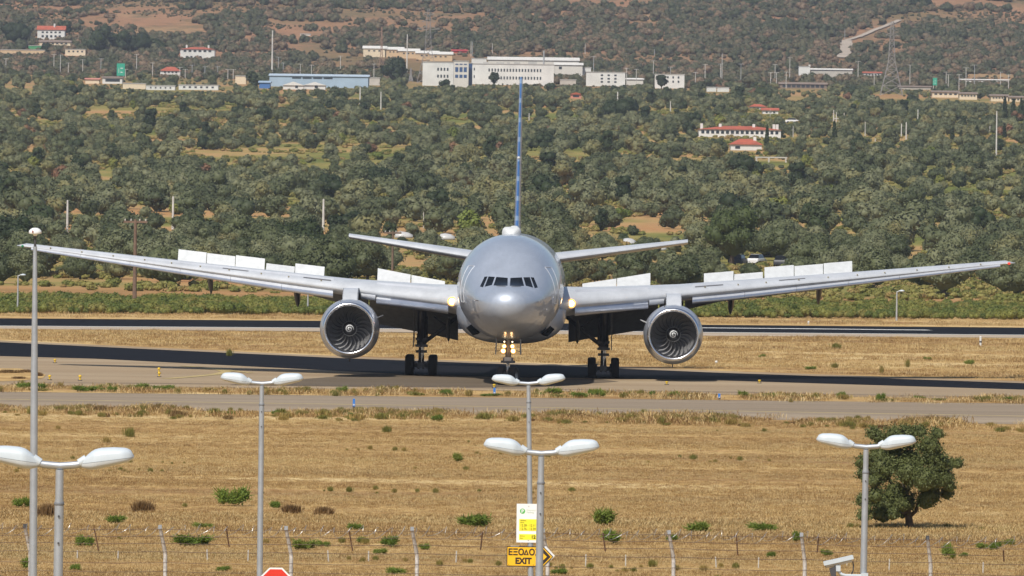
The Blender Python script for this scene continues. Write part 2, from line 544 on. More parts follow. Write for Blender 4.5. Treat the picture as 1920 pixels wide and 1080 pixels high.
def fus_ring(y, n=72):
    hw, zt, zb, zm = fus(y)
    r = []
    for k in range(n):
        a = 2 * math.pi * k / n
        c, s = math.cos(a), math.sin(a)
        r.append(Vector((hw * c, y, zm + ((zt - zm) if s > 0 else (zm - zb)) * s)))
    return r

def fus_g(x, y, z):
    hw, zt, zb, zm = fus(y)
    return (x / hw) ** 2 + ((z - zm) / ((zt - zm) if z > zm else (zm - zb))) ** 2 - 1

def on_nose(x, z, off=0.):
    a, b_ = 0.001, 13.
    for _ in range(40):
        m_ = (a + b_) / 2
        if fus_g(x, m_, z) > 0: a = m_
        else: b_ = m_
    y = a; e = .01
    g = Vector((fus_g(x + e, y, z) - fus_g(x - e, y, z), fus_g(x, y + e, z) - fus_g(x, y - e, z), fus_g(x, y, z + e) - fus_g(x, y, z - e)))
    return Vector((x, y, z)) + g.normalized() * off

RD = .44
mb = MB().rings([fus_ring(y) for y in [0, .002, .006, .012, .02, .035, .055, .08, .115, .16, .21, .27, .33, .38, RD - .015, RD]], False)
mb.build('radome', A_RADOME, plane, True)
st = [RD, RD + .015, .5, .58, .68, .8, .9, 1.0, 1.1, 1.2, 1.4, 1.6, 1.85, 2.1, 2.35, 2.6, 2.9, 3.2, 3.5, 3.8, 4.15, 4.5, 5, 5.5, 6, 6.5, 7, 7.5, 8.2, 9, 10, 11, 12, 13, 16, 20, 24, 28, 32, 36, 39, 41, 43, 45, 47.5, 50, 52, 54, 56, 58, 59.5, 61, 62, 62.8]
body = MB().rings([fus_ring(y) for y in st], False)
body.f.append(tuple((len(st) - 1) * 72 + k for k in range(72)))
fuse = fix_normals(body.build('fuselage', A_SKIN, plane, True))

def ringband(y0, y1, off, name, mat):
    rs = []
    for y in np.linspace(y0, y1, 3):
        rs.append([p + (p - Vector((0, y, fus(y)[3]))).normalized() * off for p in fus_ring(y)])
    return MB().rings(rs, False).build(name, mat, plane, True)
ringband(RD - .005, RD + .005, .002, 'radome_seam', A_SKIN)

def patch(quad, nu=8, nv=6, off=.006):
    """front-view quad (x, z) x4 wrapped on the nose"""
    P = [Vector((q[0], q[1], 0)) for q in quad]
    vs = []
    for j in range(nv + 1):
        for i in range(nu + 1):
            u, v = i / nu, j / nv
            p = (P[0] * (1 - u) + P[1] * u) * (1 - v) + (P[3] * (1 - u) + P[2] * u) * v
            vs.append(on_nose(p.x, p.y, off))
    fs = [(j * (nu + 1) + i, (j + 1) * (nu + 1) + i, (j + 1) * (nu + 1) + i + 1, j * (nu + 1) + i + 1) for j in range(nv) for i in range(nu)]
    return vs, fs

def zx(zx_, zy_):   # close-up crop pixel -> metres on the nose
    return (zx_ - 412) / 3.6 / 32.8, (725.0 - (zy_ / 3.6 + 420)) / 32.8
WQ = [[(326, 360), (403, 365), (404, 417), (309, 417)], [(273, 358), (316, 360), (298, 415), (249, 427)], [(246, 360), (267, 358), (238, 431), (217, 426)]]
for q in WQ:
    pts = [zx(*p) for p in q]
    for s in (1, -1):
        vs, fs = patch([(p[0] * s, p[1]) for p in pts])
        fix_normals(MB().add(vs, fs).build('cockpit_window', A_GLASS, plane, True))
for s in (1, -1):   # wipers
    a, b_ = zx(392, 424), zx(330, 421)
    pts = [on_nose(s * (a[0] + (b_[0] - a[0]) * t), a[1] + (b_[1] - a[1]) * t, .03) for t in np.linspace(0, 1, 6)]
    MB().tube(pts, .018, 6).build('wiper', A_SEAM, plane)
    # forward passenger door outline
    P = []
    y0, y1, z0, z1 = 5.6, 6.75, 4.75, 6.85
    def side(y, z):
        hw, zt, zb, zm = fus(y)
        h = (zt - zm) if z > zm else (zm - zb)
        return Vector((s * hw * math.sqrt(max(0, 1 - ((z - zm) / h) ** 2)) + s * .006, y, z))
    for (ya, za), (yb, zb_) in (((y0, z0), (y0, z1)), ((y0, z1), (y1, z1)), ((y1, z1), (y1, z0)), ((y1, z0), (y0, z0))):
        P += [side(ya + (yb - ya) * t, za + (zb_ - za) * t) for t in np.linspace(0, 1, 10)[:-1]]
    P.append(P[0])
    d = MB().tube(P, .022, 6, False).build('door_outline', A_LINE, plane)
    # cabin windows and further doors (seen only from a step aside)
    for y in np.arange(9.5, 47, .84):
        if 14.4 < y < 16.2 or 29 < y < 31 or 41 < y < 42.6: continue
        c = [side(y + dy, 5.95 + dz) for dy, dz in ((-.12, -.2), (.12, -.2), (.12, .2), (-.12, .2))]
        MB().add(c, [(0, 1, 2, 3)]).build('cabin_window', A_GLASS, plane)
    # angle sensor and pitot tubes on the cheek
    q = on_nose(s * 1.72, 4.9, 0); MB().tube([q, q + Vector((s * .12, -.05, 0)), q + Vector((s * .14, -.25, 0))], .03, 6).build('pitot_tube', A_SEAM, plane)

# dome antennas on the crown
def hump(name, y, hw, L, z0, h, mat):
    rs = []
    for t in np.linspace(0, 1, 15):
        e = min(1, math.sin(math.pi * t) * 1.5) ** .55
        rs.append([Vector((hw * (.55 + .45 * e) * math.copysign(abs(math.cos(a)) ** .45, math.cos(a)) * max(e, .05), y + L * t, z0 + h * e * abs(math.sin(a)) ** .45)) for a in np.linspace(0, math.pi, 13)])
    return fix_normals(MB().rings(rs).build(name, mat, plane, True, 50))
hump('crown_antenna_dome', 12.0, .56, 2.6, 8.50, .62, A_WHITE)
hump('rear_antenna_dome', 30.0, .28, 1.6, 8.55, .62, A_WHITE)
MB().add([(-.01, 18, 8.68), (-.01, 18.35, 8.68), (-.01, 18.35, 9.0), (-.01, 18.15, 9.0), (.01, 18, 8.68), (.01, 18.35, 8.68), (.01, 18.35, 9.0), (.01, 18.15, 9.0)],
         [(0, 1, 2, 3), (4, 7, 6, 5), (0, 3, 7, 4), (3, 2, 6, 7)]).build('blade_antenna', A_WHITE, plane)
c_ = MB().lathe([(.001, -.02), (.09, -.02), (.09, 0)], 16, 'y', (0.02, 12.06, 8.62)); c_.build('dome_port', A_SEAM, plane)

# belly fairing with air intakes
def fair(y, a):
    hw = 3.34 * a ** .3 * .97; zb = 2.5 - .28 * a
    return [Vector((hw * math.copysign(abs(math.cos(t)) ** .75, math.cos(t)), y, 4.3 - (4.3 - zb) * abs(math.sin(t)) ** .75)) for t in np.linspace(math.pi, 2 * math.pi, 33)]
rs = []
for t in np.linspace(0, 1, 22):
    rs.append(fair(16.5 + 22.5 * t, max(.02, min(1, 2.6 * math.sin(math.pi * t)))))
belly = fix_normals(MB().rings(rs).build('belly_fairing', A_SKIN, plane, True, 60))
for s in (1, -1):
    q = [Vector((s * x, 17.3 + dy, z)) for x, z, dy in ((1.85, 3.12, .1), (2.38, 3.42, .1), (2.25, 3.12, -.05), (2.0, 2.98, -.05))]
    q = [(s * 1.88, 15.2, 2.80), (s * 2.42, 15.2, 3.28), (s * 2.60, 15.2, 3.16), (s * 2.18, 15.2, 2.72)]
    MB().add([Vector(p) for p in q] + [Vector((p[0] * .96, 17.5, p[2] + .06)) for p in q], [(0, 1, 2, 3), (0, 4, 5, 1), (1, 5, 6, 2), (2, 6, 7, 3), (3, 7, 4, 0)]).build('air_intake', A_VOID, plane)

# ---- wings
XR, XK, XT = 2.3, 9.9, 30.1
def wing_at(x):
    le = 20.9 + (x - 3.1) * .722
    if x < 4.6: le -= (4.6 - x) * .55            # root fillet
    te = np.interp(x, [2.3, 9.9, 30.3], [35.4, 35.9, 43.2])
    z = np.interp(x, [2.3, 3.1, 9.8, 20.5, 30.4], [4.28, 4.35, 5.08, 6.28, 7.40])
    th = np.interp(x, [2.3, 9.8, 20, 30.4], [.125, .108, .10, .095])
    inc = R(np.interp(x, [2.3, 9.8, 30.4], [2.6, 1.6, -.4]))
    return le, te - le, z, th, inc
def yt(c, th):
    return 5 * th * (.2969 * math.sqrt(c) - .126 * c - .3516 * c * c + .2843 * c ** 3 - .1036 * c ** 4)
def wing_pt(x, c, up_):
    le, ch, z, th, inc = wing_at(x)
    h = yt(c, th) * ch
    camb = .018 * ch * (1 - (2 * c - 1) ** 2)
    dz = (h * 1.08 if up_ > 0 else -h * .82) + camb
    return Vector((x, le + c * ch, z + dz - (c - .3) * ch * math.sin(inc)))
CS = [0, .004, .012, .025, .045, .075, .11, .16, .23, .32, .42, .52, .62, .72, .82, .92, 1.]
def wing_ring(x):
    return [wing_pt(x, c, 1) for c in CS[::-1]] + [wing_pt(x, c, -1) for c in CS[1:-1]]
XS = [2.3, 3.1, 3.7, 4.6, 6, 8, 9.9, 12, 15, 18, 21, 24, 27, 29, 30.1]

def mir(o_mb, s):
    if s < 0:
        o_mb.v = [(-p[0], p[1], p[2]) for p in o_mb.v]
    return o_mb

def slat(x0, x1, droop, fwd_, down, n=6, depth=.15):
    rs = []
    for x in np.linspace(x0, x1, n):
        le, ch, z, th, inc = wing_at(x)
        dch = depth * ch ** .5 * 1.9 ** .0
        d = min(.16, 1.12 / ch + .035)
        up_c = [d * t for t in (1, .8, .6, .42, .28, .16, .08, .03, .008, 0)]
        lo_c = [d * t for t in (.008, .03, .08, .15, .24)]
        ring = [wing_pt(x, c, 1) for c in up_c] + [wing_pt(x, c, -1) for c in lo_c[1:]]
        # hollow back
        back = [ring[-1] * (1 - t) + ring[0] * t + Vector((0, -.10 * math.sin(math.pi * t), 0)) for t in (.2, .5, .8)]
        ring += back
        piv = wing_pt(x, d, 1)
        M_ = Matrix.Translation(Vector((0, -fwd_ * ch ** .5 / 3, -down * ch ** .5 / 3)) + piv) @ Matrix.Rotation(R(droop), 4, 'X') @ Matrix.Translation(-piv)
        rs.append([M_ @ p for p in ring])
    return MB().rings(rs)

def slat_mats(o):
    """painted top, bare metal nose"""
    o.data.materials.append(A_NOSE)
    for p in o.data.polygons:
        if p.normal.z < .44: p.material_index = 1
    return o

def flap(x0, x1, frac, chord_f, defl0, drop, n=5):
    defl = defl0
    rs = []
    for x in np.linspace(x0, x1, n):
        le, ch, z, th, inc = wing_at(x)
        hinge = wing_pt(x, frac, -1) + Vector((0, .15, -drop))
        c = chord_f(x)
        if callable(defl0): defl = defl0(x)
        prof_ = [(0, 0), (.03, .07), (.12, .115), (.3, .12), (.6, .07), (1, 0), (.6, -.02), (.3, -.04), (.12, -.055), (.03, -.04)]
        ca, sa = math.cos(R(defl)), math.sin(R(defl))
        rs.append([hinge + Vector((0, (u * ca + v * sa) * c, (-u * sa + v * ca) * c)) for u, v in prof_])
    return MB().rings(rs)

def spoiler(x0, x1, frac, L, ang, h):
    L = tuple(q * 1.14 for q in L) if isinstance(L, tuple) else L * 1.0
    ang -= 9 + 2.5 * math.sin(x0 * 5.3)
    vs = []
    for x in (x0, x1):
        p = wing_pt(x, frac, 1) + Vector((0, 0, .03))
        ca, sa = math.cos(R(ang)), math.sin(R(ang))
        n_ = Vector((0, -sa, ca)) * .035
        tip = p + Vector((0, ca, sa)) * (L[0 if x == x0 else 1] if isinstance(L, tuple) else L)
        vs += [p + n_, tip + n_ * .4, tip - n_ * .4, p - n_]
    return MB().add(vs, [(0, 4, 5, 1), (1, 5, 6, 2), (2, 6, 7, 3), (3, 7, 4, 0), (0, 1, 2, 3), (7, 6, 5, 4)])

for s in (-1, 1):
    w_ = fix_normals(mir(MB().rings([wing_ring(x) for x in XS]), s).build('wing', A_WING, plane, True, 40))
    # pointed tip cap
    tip = wing_ring(30.1)
    le, ch, z, th, inc = wing_at(30.1)
    nose_ = Vector((30.75, le + 1.15, z + .03))
    rs = [tip, [p * .5 + Vector((30.5, le + .75 + (p.y - le) * .55, z + (p.z - z) * .5)) * .5 for p in tip], [Vector((30.75, le + 1.5 + (p.y - le) * .33, z + .03 + (p.z - z) * .12)) for p in tip]]
    fix_normals(mir(MB().rings(rs), s).build('wing_tip', A_WING, w_, True))
    lamp_m = A_RED if s > 0 else plain('green_navigation_glass', (.02, .20, .08), .25)
    MB().lathe([(.001, -.12), (.065, -.08), (.085, 0), (.07, .22), (.001, .28)], 14, 'y', (s * 30.3, le + .15, z - .0)).build('navigation_light', lamp_m, w_, True)
    # leading edge slats: inboard panel and six outboard panels
    slat_mats(fix_normals(mir(slat(3.75, 8.1, 25, .28, -.02), s).build('inboard_slat', A_SLAT, w_, True, 35)))
    ed = np.linspace(10.75, 29.75, 7)
    for a, b_ in zip(ed[:-1], ed[1:]):
        slat_mats(fix_normals(mir(slat(a, b_ - .015, 25, .36, -.02), s).build('outboard_slat', A_SLAT, w_, True, 35)))
    # sealing flap beside the pylon
    q = slat(8.16, 9.05, 10, .10, .02, 3)
    fix_normals(mir(q, s).build('krueger_flap', A_SLAT, w_, True, 35))
    # slat tracks: small dark and brassy gaps behind the slats
    for x in (11.5, 13.5, 15.2, 17.2, 19, 20.8, 22.5, 24.5, 26.5, 28.5):
        p = wing_pt(x, .055, 1); q = wing_pt(x, .012, 1)
        mb = MB().box((x - .035, p.y - .2, p.z - .03), (x + .035, p.y + .12, p.z + .035))
        mir(mb, s).build('slat_track', A_TRACK, w_)
    for x0, x1 in ((10.9, 12.6), (16.0, 17.6)):  # two thin dark strips on top of the fixed leading edge
        pp = [wing_pt(x, .06, 1) + Vector((0, 0, .012)) for x in np.linspace(x0, x1, 5)]
        pq = [wing_pt(x, .085, 1) + Vector((0, 0, .012)) for x in np.linspace(x0, x1, 5)]
        fix_normals(mir(MB().add(pp + pq, [(i, i + 1, i + 6, i + 5) for i in range(4)]), s).build('dark_streak', A_SEAM, w_))
    # flaps
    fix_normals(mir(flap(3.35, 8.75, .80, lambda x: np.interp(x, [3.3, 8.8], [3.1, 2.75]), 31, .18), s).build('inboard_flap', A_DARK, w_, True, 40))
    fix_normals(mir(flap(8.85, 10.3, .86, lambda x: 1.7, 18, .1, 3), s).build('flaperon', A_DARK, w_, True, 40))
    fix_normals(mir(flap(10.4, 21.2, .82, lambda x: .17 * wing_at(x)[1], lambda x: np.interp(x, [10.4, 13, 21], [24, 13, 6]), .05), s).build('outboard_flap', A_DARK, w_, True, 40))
    # flap track fairings
    for x, L, rr in ((13.2, 3.6, .27), (18.6, 3.0, .24), (3.9, 3.4, .2)):
        le, ch, z, th, inc = wing_at(x)
        y0 = le + ch * .62; zz = wing_pt(x, .62, -1).z
        rs = []
        for t in np.linspace(0, 1, 11):
            r_ = rr * (math.sin(math.pi * min(1, t * .92 + .04))) ** .6
            cy = y0 + L * t; cz = zz - .18 - .9 * t * t - .12 * t
            if x < 5: cz = zz - .45 - 1.35 * t
            rs.append([Vector((x + r_ * .75 * math.cos(a), cy, cz + r_ * 1.5 * math.sin(a))) for a in np.linspace(0, 2 * math.pi, 14, endpoint=False)])
        fix_normals(mir(MB().rings(rs), s).build('flap_track_fairing', A_STRUT if x > 5 else A_DARK, w_, True, 50))
    # raised spoilers
    for x0, x1, L, ang in ((4.15, 6.2, (.85, 1.12), 47), (6.24, 8.25, (1.12, 1.42), 47), (11.5, 13.3, 1.05, 47), (13.34, 15.1, 1.02, 40), (15.2, 17.0, 1.08, 52), (17.04, 18.8, 1.06, 52), (18.84, 20.6, 1.04, 52)):
        fr = np.interp(x0, [4, 8, 11, 20], [.66, .60, .62, .66])
        fix_normals(mir(spoiler(x0, x1, fr, L, ang, 0), s).build('spoiler', A_WHITE, w_))
    # landing light in the wing root
    p = wing_pt(3.5, 0, 1)
    MB().lathe([(.001, -.05), (.14, -.03), (.19, .04), (.19, .2)], 18, 'y', (s * 3.52, p.y - .03, p.z + .05)).build('landing_light', A_LAMP, w_, True)
    MB().lathe([(.18, .02), (.25, -.03), (.28, .0), (.26, .12)], 20, 'y', (s * 3.52, p.y - .03, p.z + .05)).build('landing_light_halo', A_GLOW, w_, True)  # added glowing ring that imitates the halo of the lamp

# ---- engines
NAC_O = [(1.40, .0), (1.46, -.035), (1.52, .0), (1.575, .09), (1.67, .38), (1.75, 1.0), (1.78, 1.8), (1.75, 3.0), (1.66, 4.2), (1.50, 5.3), (1.42, 5.35)]
def engine(s):
    cx, cy, cz = s * 9.6, 21.0, 2.90
    at = (cx, cy, cz)
    e = MB().lathe(NAC_O[3:], 64, 'y', at).build('engine', A_NAC, plane, True)
    MB().lathe([(1.31, .55), (1.325, .25), (1.355, .08), (1.40, 0), (1.46, -.035), (1.52, .0), (1.575, .09)], 64, 'y', at).build('inlet_lip', A_LIP, e, True)
    MB().lathe([(1.31, .55), (1.32, 1.2), (1.33, 1.9), (.3, 2.0)], 64, 'y', at).build('inlet_duct', A_IN, e, True)
    n = 22
    for k in range(n):
        th0 = 2 * math.pi * k / n
        vs = []
        nr = 8
        for j in range(nr + 1):
            u = j / nr
            r = .42 + (1.31 - .42) * u
            lean = .30 * u ** 1.6 - .12 * math.sin(math.pi * u)
            wd = 2 * math.pi / n * (1.12 - .10 * u)
            tw = .22 + .78 * u
            for t in (0, .33, .66, 1):
                a = -(th0 + lean + wd * t * tw * 1.05)
                y = 1.05 + .06 * u + (.62 - .42 * u) * t + .05 * math.sin(math.pi * t)
                vs.append((cx + r * math.cos(a), cy + y, cz + r * math.sin(a)))
        fs = [(j * 4 + i, j * 4 + i + 1, (j + 1) * 4 + i + 1, (j + 1) * 4 + i) for j in range(nr) for i in range(3)]
        MB().add(vs, fs).build('fan_blade', A_FAN, e, True)
    MB().lathe([(.001, .50), (.1, .55), (.24, .74), (.36, .95), (.435, 1.15), (.44, 1.5)], 40, 'y', at).build('spinner', A_SPIN, e, True)
    MB().lathe([(.405, 1.04), (.452, 1.17), (.452, 1.3)], 40, 'y', at).build('spinner_ring', A_HUB, e, True)
    vs, fs = [], []
    N = 60
    def cone_y(r): return float(np.interp(r, [.001, .1, .24, .36, .435], [.50, .55, .74, .95, 1.15])) - .012
    for i in range(N + 1):
        t = i / N
        a = -1.2 - t * 2 * math.pi * 1.85
        r = .03 + .22 * t
        wv = .022 + .012 * math.sin(math.pi * t)
        for rr in (r - wv if r > wv else .002, r + wv):
            vs.append((cx + rr * math.cos(a), cy + cone_y(rr), cz + rr * math.sin(a)))
    fs = [(2 * i, 2 * i + 1, 2 * i + 3, 2 * i + 2) for i in range(N)]
    MB().add(vs, fs).build('spinner_spiral', A_WHITE, e)
    MB().lathe([(1.15, 4.9), (1.05, 5.6), (.78, 7.0), (.74, 7.0), (.7, 6.5), (.45, 6.6), (.02, 7.9)], 40, 'y', at).build('exhaust_cone', A_STRUT, e, True)
    # pylon
    prof_ = [(.9, 1.62), (1.6, 2.05), (3.2, 2.40), (5.2, 2.35), (8.5, 2.2), (11, 1.9), (11, 1.4), (5, .9), (.9, 1.4)]
    rs = []
    for x, k in ((-.42, .86), (-.46, 1), (.46, 1), (.42, .86)):
        rs.append([Vector((cx + x, cy + y, cz + z)) for y, z in prof_])
    fix_normals(MB().rings(rs).build('pylon', A_WING, e, True, 30))
    # strake on the inboard shoulder, probe under the cowl
    a = R(158 if s > 0 else 22)
    d = Vector((math.cos(a), 0, math.sin(a)))
    o_ = Vector(at) + d * 1.70
    MB().add([o_ + Vector((0, .9, 0)), o_ + Vector((0, 2.1, 0)) + d * .06, o_ + Vector((0, 2.1, 0)) + d * .42, o_ + Vector((0, 1.6, 0)) + d * .38,
              o_ + Vector((0, .9, .06)), o_ + Vector((0, 2.1, .06)) + d * .06, o_ + Vector((0, 2.1, .06)) + d * .42, o_ + Vector((0, 1.6, .06)) + d * .38],
             [(0, 1, 2, 3), (7, 6, 5, 4), (0, 3, 7, 4), (3, 2, 6, 7)]).build('strake', A_WHITE, e)
    MB().tube([(cx, cy + 2.5, cz - 1.77), (cx, cy + 2.6, cz - 1.98)], .035, 8).build('drain_mast', A_STRUT, e)
    q = Vector(at) + Vector((-.55, .55, 1.66)); MB().lathe([(.001, 0), (.05, .0), (.05, .03)], 10, 'y', q).build('cowl_port', A_SEAM, e)
for s in (-1, 1):
    engine(s)

# ---- tail
def surf(root, tip_, th0, th1, n=12):
    """root/tip: (x, le_y, chord, z)"""
    rs = []
    for t in np.linspace(0, 1, n):
        x, le, ch, z = [root[i] + (tip_[i] - root[i]) * t for i in range(4)]
        th = th0 + (th1 - th0) * t
        rs.append((x, le, ch, z, th))
    return rs
CF = [0, .006, .02, .05, .1, .18, .3, .45, .6, .8, 1.]
for s in (-1, 1):
    rs = [[Vector((x, le + c * ch, z + yt(c, th) * ch)) for c in CF[::-1]] + [Vector((x, le + c * ch, z - yt(c, th) * ch)) for c in CF[1:-1]] for x, le, ch, z, th in surf((.8, 49.8, 7.2, 6.95), (10.75, 57.6, 2.5, 8.32), .10, .12)]
    for r in rs:
        y0, y1 = min(p.y for p in r), max(p.y for p in r)
        for p in r: p.z += ((p.y - y0) / (y1 - y0) - .35) * (y1 - y0) * .045
    t_ = fix_normals(mir(MB().rings(rs), s).build('tailplane', A_WING, plane, True, 40))
rs = []
for t in np.linspace(0, 1, 14):
    z = 8.35 + (18.45 - 8.35) * t
    le = 46.6 + 10.3 * t - (1.6 * (1 - t / .12) if t < .12 else 0)
    ch = (56.8 - 46.6) + (3.6 - 10.2) * t + (1.6 * (1 - t / .12) if t < .12 else 0)
    hw = .44 + (.20 - .44) * t
    rs.append([Vector((hw * 10 * yt(c, .1), le + c * ch, z)) for c in CF[::-1]] + [Vector((-hw * 10 * yt(c, .1), le + c * ch, z)) for c in CF[1:-1]])
rs.append([p * .4 + (sum(rs[-1], Vector()) / len(rs[-1])) * .6 + Vector((0, 0, .14)) for p in rs[-1]])
fix_normals(MB().rings(rs).build('fin', A_FIN, plane, True, 50))
rs = []
for t in np.linspace(.02, .97, 12):
    z = 8.35 + 10.1 * t; le = 46.6 + 10.3 * t - .03 - (1.6 * (1 - t / .12) if t < .12 else 0); ch = 10.2 - 6.6 * t; hw = .34 - .19 * t
    rs.append([Vector((hw * 10 * yt(c, .1), le + c * ch, z)) for c in CF[4::-1]] + [Vector((-hw * 10 * yt(c, .1), le + c * ch, z)) for c in CF[1:5]])
MB().tube([(0, 51.3 + .0, 13.4), (0, 51.0, 13.4)], .1, 8).build('fin_lamp', A_WHITE, plane, True)

# ---- landing gear
def tyre(parent, x, y, z, r, wd, rim):
    pr = [(rim, -wd * .42), (r * .80, -wd * .5), (r * .93, -wd * .47), (r * .985, -wd * .33), (r, -wd * .15), (r, wd * .15), (r * .985, wd * .33), (r * .93, wd * .47), (r * .80, wd * .5), (rim, wd * .42)]
    t = MB().lathe(pr, 36, 'x', (x, y, z)).build('wheel', A_BLK, parent, True, 60)
    MB().lathe([(.001, -wd * .30), (rim * .35, -wd * .34), (rim * .5, -wd * .2), (rim * .95, -wd * .22), (rim, -wd * .42), (rim, wd * .42), (rim * .95, wd * .22), (rim * .5, wd * .2), (rim * .35, wd * .34), (.001, wd * .30)], 24, 'x', (x, y, z)).build('rim', A_HUB, t, True, 40)
    return t
for s in (-1, 1):
    gx, gy = s * 5.5, 31.8
    g = MB().tube([(gx, gy, 4.7), (gx, gy, 2.55), (gx, gy, 2.5), (gx, gy, 1.75)], [.27, .27, .30, .30], 20).build('main_gear_strut', A_STRUT, plane, True, 40)
    MB().tube([(gx, gy, 1.8), (gx, gy, .75)], .17, 16).build('oleo_piston', A_CHROME, g, True, 40)
    MB().tube([(gx - s * .05, gy - .1, 1.95), (gx - s * 1.1, gy - .1, 2.75), (gx - s * 2.3, gy, 3.75)], .125, 10).build('side_brace', A_STRUT, g, True)
    MB().tube([(gx, gy - .1, 2.0), (gx, gy - 2.2, 4.2)], .12, 10).build('drag_brace', A_STRUT, g, True)
    MB().tube([(gx - s * .3, gy - .3, 3.6), (gx - s * .34, gy - .3, 2.1)], .06, 8).build('actuator', A_STRUT, g, True)
    MB().tube([(gx - s * .7, gy - .1, 3.6), (gx - s * 1.5, gy - .1, 3.05)], .05, 8).build('lock_link', A_STRUT, g, True)
    for zz, w2 in ((1.85, .38), (1.5, .34), (2.25, .36)):
        MB().box((gx - w2, gy - .42, zz - .1), (gx + w2, gy - .2, zz + .06)).build('collar', A_STRUT, g)
    MB().tube([(gx - .1, gy - .3, 1.7), (gx - .1, gy - .65, 1.25), (gx - .1, gy - .25, .8)], .07, 8).build('torque_link', A_STRUT, g, True)
    MB().box((gx - .2, gy - 1.6, .5), (gx + .2, gy + 1.6, .82)).build('bogie_beam', A_STRUT, g)
    for ay in (-1.45, 0, 1.45):
        MB().tube([(gx - .55, gy + ay, .64), (gx + .55, gy + ay, .64)], .1, 12).build('axle', A_STRUT, g, True)
    for k, ax in enumerate((-.42, -.14, .14, .42)):
        MB().tube([(gx + ax, gy - 1.55, .45), (gx + ax, gy - 1.5, .95)], .05, 8).build('brake_rod', A_STRUT, g, True)
    # outboard leg door
    dx = gx + s * .44
    MB().add([(dx, gy - .9, 4.6), (dx, gy + .9, 4.6), (dx, gy + .9, 2.2), (dx, gy - .9, 1.75), (dx + s * .06, gy - .9, 4.6), (dx + s * .06, gy + .9, 4.6), (dx + s * .06, gy + .9, 2.2), (dx + s * .06, gy - .9, 1.75)],
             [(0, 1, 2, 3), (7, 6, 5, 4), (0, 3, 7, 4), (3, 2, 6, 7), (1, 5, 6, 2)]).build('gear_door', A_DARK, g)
    for ay in (-1.45, 0, 1.45):
        for ax in (-.70, .70):
            tyre(plane, gx + ax, gy + ay, .645, .645, .50, .30)
# nose gear
ny_ = 5.9
g = MB().tube([(0, ny_, 3.0), (0, ny_, 1.55)], [.17, .17], 16).build('nose_gear_strut', A_STRUT, plane, True, 40)
MB().tube([(0, ny_, 1.6), (0, ny_, .55)], .11, 14).build('oleo_piston', A_CHROME, g, True, 40)
MB().box((-.30, ny_ - .22, 1.30), (.30, ny_ + .2, 1.62)).build('steering_collar', A_STRUT, g)
MB().box((-.22, ny_ - .30, 1.42), (.18, ny_ - .2, 1.64)).build('collar_plate', A_HUB, g)
MB().tube([(-.42, ny_ - .1, 1.38), (.40, ny_ - .1, 1.38)], .07, 8).build('steering_actuator', A_STRUT, g, True)
MB().tube([(0, ny_ - .12, 1.35), (-.02, ny_ - .42, .95), (-.06, ny_ - .12, .58)], .055, 8).build('torque_link', A_HUB, g, True)
MB().tube([(-.15, ny_, 2.1), (-.15, ny_ + 1.6, 2.8)], .07, 8).build('drag_brace', A_STRUT, g, True)
for s in (-1, 1):
    MB().tube([(s * .08, ny_ - .05, 2.1), (s * .33, ny_ - .1, 2.03)], .04, 8).build('lamp_arm', A_STRUT, g, True)
    for x, z, r_, m_ in ((.235, 2.27, .075, A_LAMP), (.285, 2.0, .095, A_LAMP), (.23, 2.53, .04, A_LAMP2)):
        MB().lathe([(.001, -.05), (r_ * .75, -.035), (r_, .02), (r_ * .7, .12), (.001, .14)], 16, 'y', (s * x, ny_ - .55, z)).build('taxi_light', m_, g, True)
        if r_ > .05: MB().lathe([(r_, .015), (r_ + .055, -.01), (r_ + .06, .05)], 16, 'y', (s * x, ny_ - .55, z)).build('taxi_light_halo', A_GLOW, g, True)  # added glowing ring, the halo of each larger lamp
    # doors hanging beside the leg
    x = s * .66
    MB().add([(x, ny_ - 1.2, 2.72), (x, ny_ + .9, 2.6), (x + s * .03, ny_ + .9, 1.85), (x + s * .02, ny_ - 1.2, 1.80), (x + s * .06, ny_ - 1.2, 2.72), (x + s * .06, ny_ + .9, 2.6), (x + s * .09, ny_ + .9, 1.85), (x + s * .08, ny_ - 1.2, 1.80)],
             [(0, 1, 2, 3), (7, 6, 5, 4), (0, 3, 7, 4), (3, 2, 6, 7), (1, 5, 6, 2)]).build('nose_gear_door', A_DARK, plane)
    MB().tube([(s * .66, ny_ - .6, 1.98), (s * .3, ny_ - .2, 2.06)], .022, 6).build('door_rod', A_STRUT, g)
steer = bpy.data.objects.new('nose_wheel_axle', MB().tube([(-.45, 0, 0), (.45, 0, 0)], .07, 10).build('tmp', A_STRUT).data)
bpy.data.objects.remove(bpy.data.objects['tmp'])
COL.objects.link(steer); steer.parent = plane
steer.location = (0, ny_, .545); steer.rotation_euler = (0, 0, R(-17))
for s in (-1, 1):
    tyre(steer, s * .36, 0, 0, .545, .40, .27)
# ------------------------------------------------------------------ foreground: lamp posts, signs, camera, fence
G_POST = plain('galvanised_steel', (.40, .43, .47), .42, .55, .08, 6)
G_HEAD = plain('lamp_head_shell', (.47, .525, .57), .45, 0, .04, 4)
G_CLEAR = plain('lamp_diffuser', (.50, .54, .57), .25, 0, .05, 4)
G_RING = plain('grey_band', (.16, .17, .19), .6)
G_DARK = plain('dark_band', (.05, .05, .055), .6)

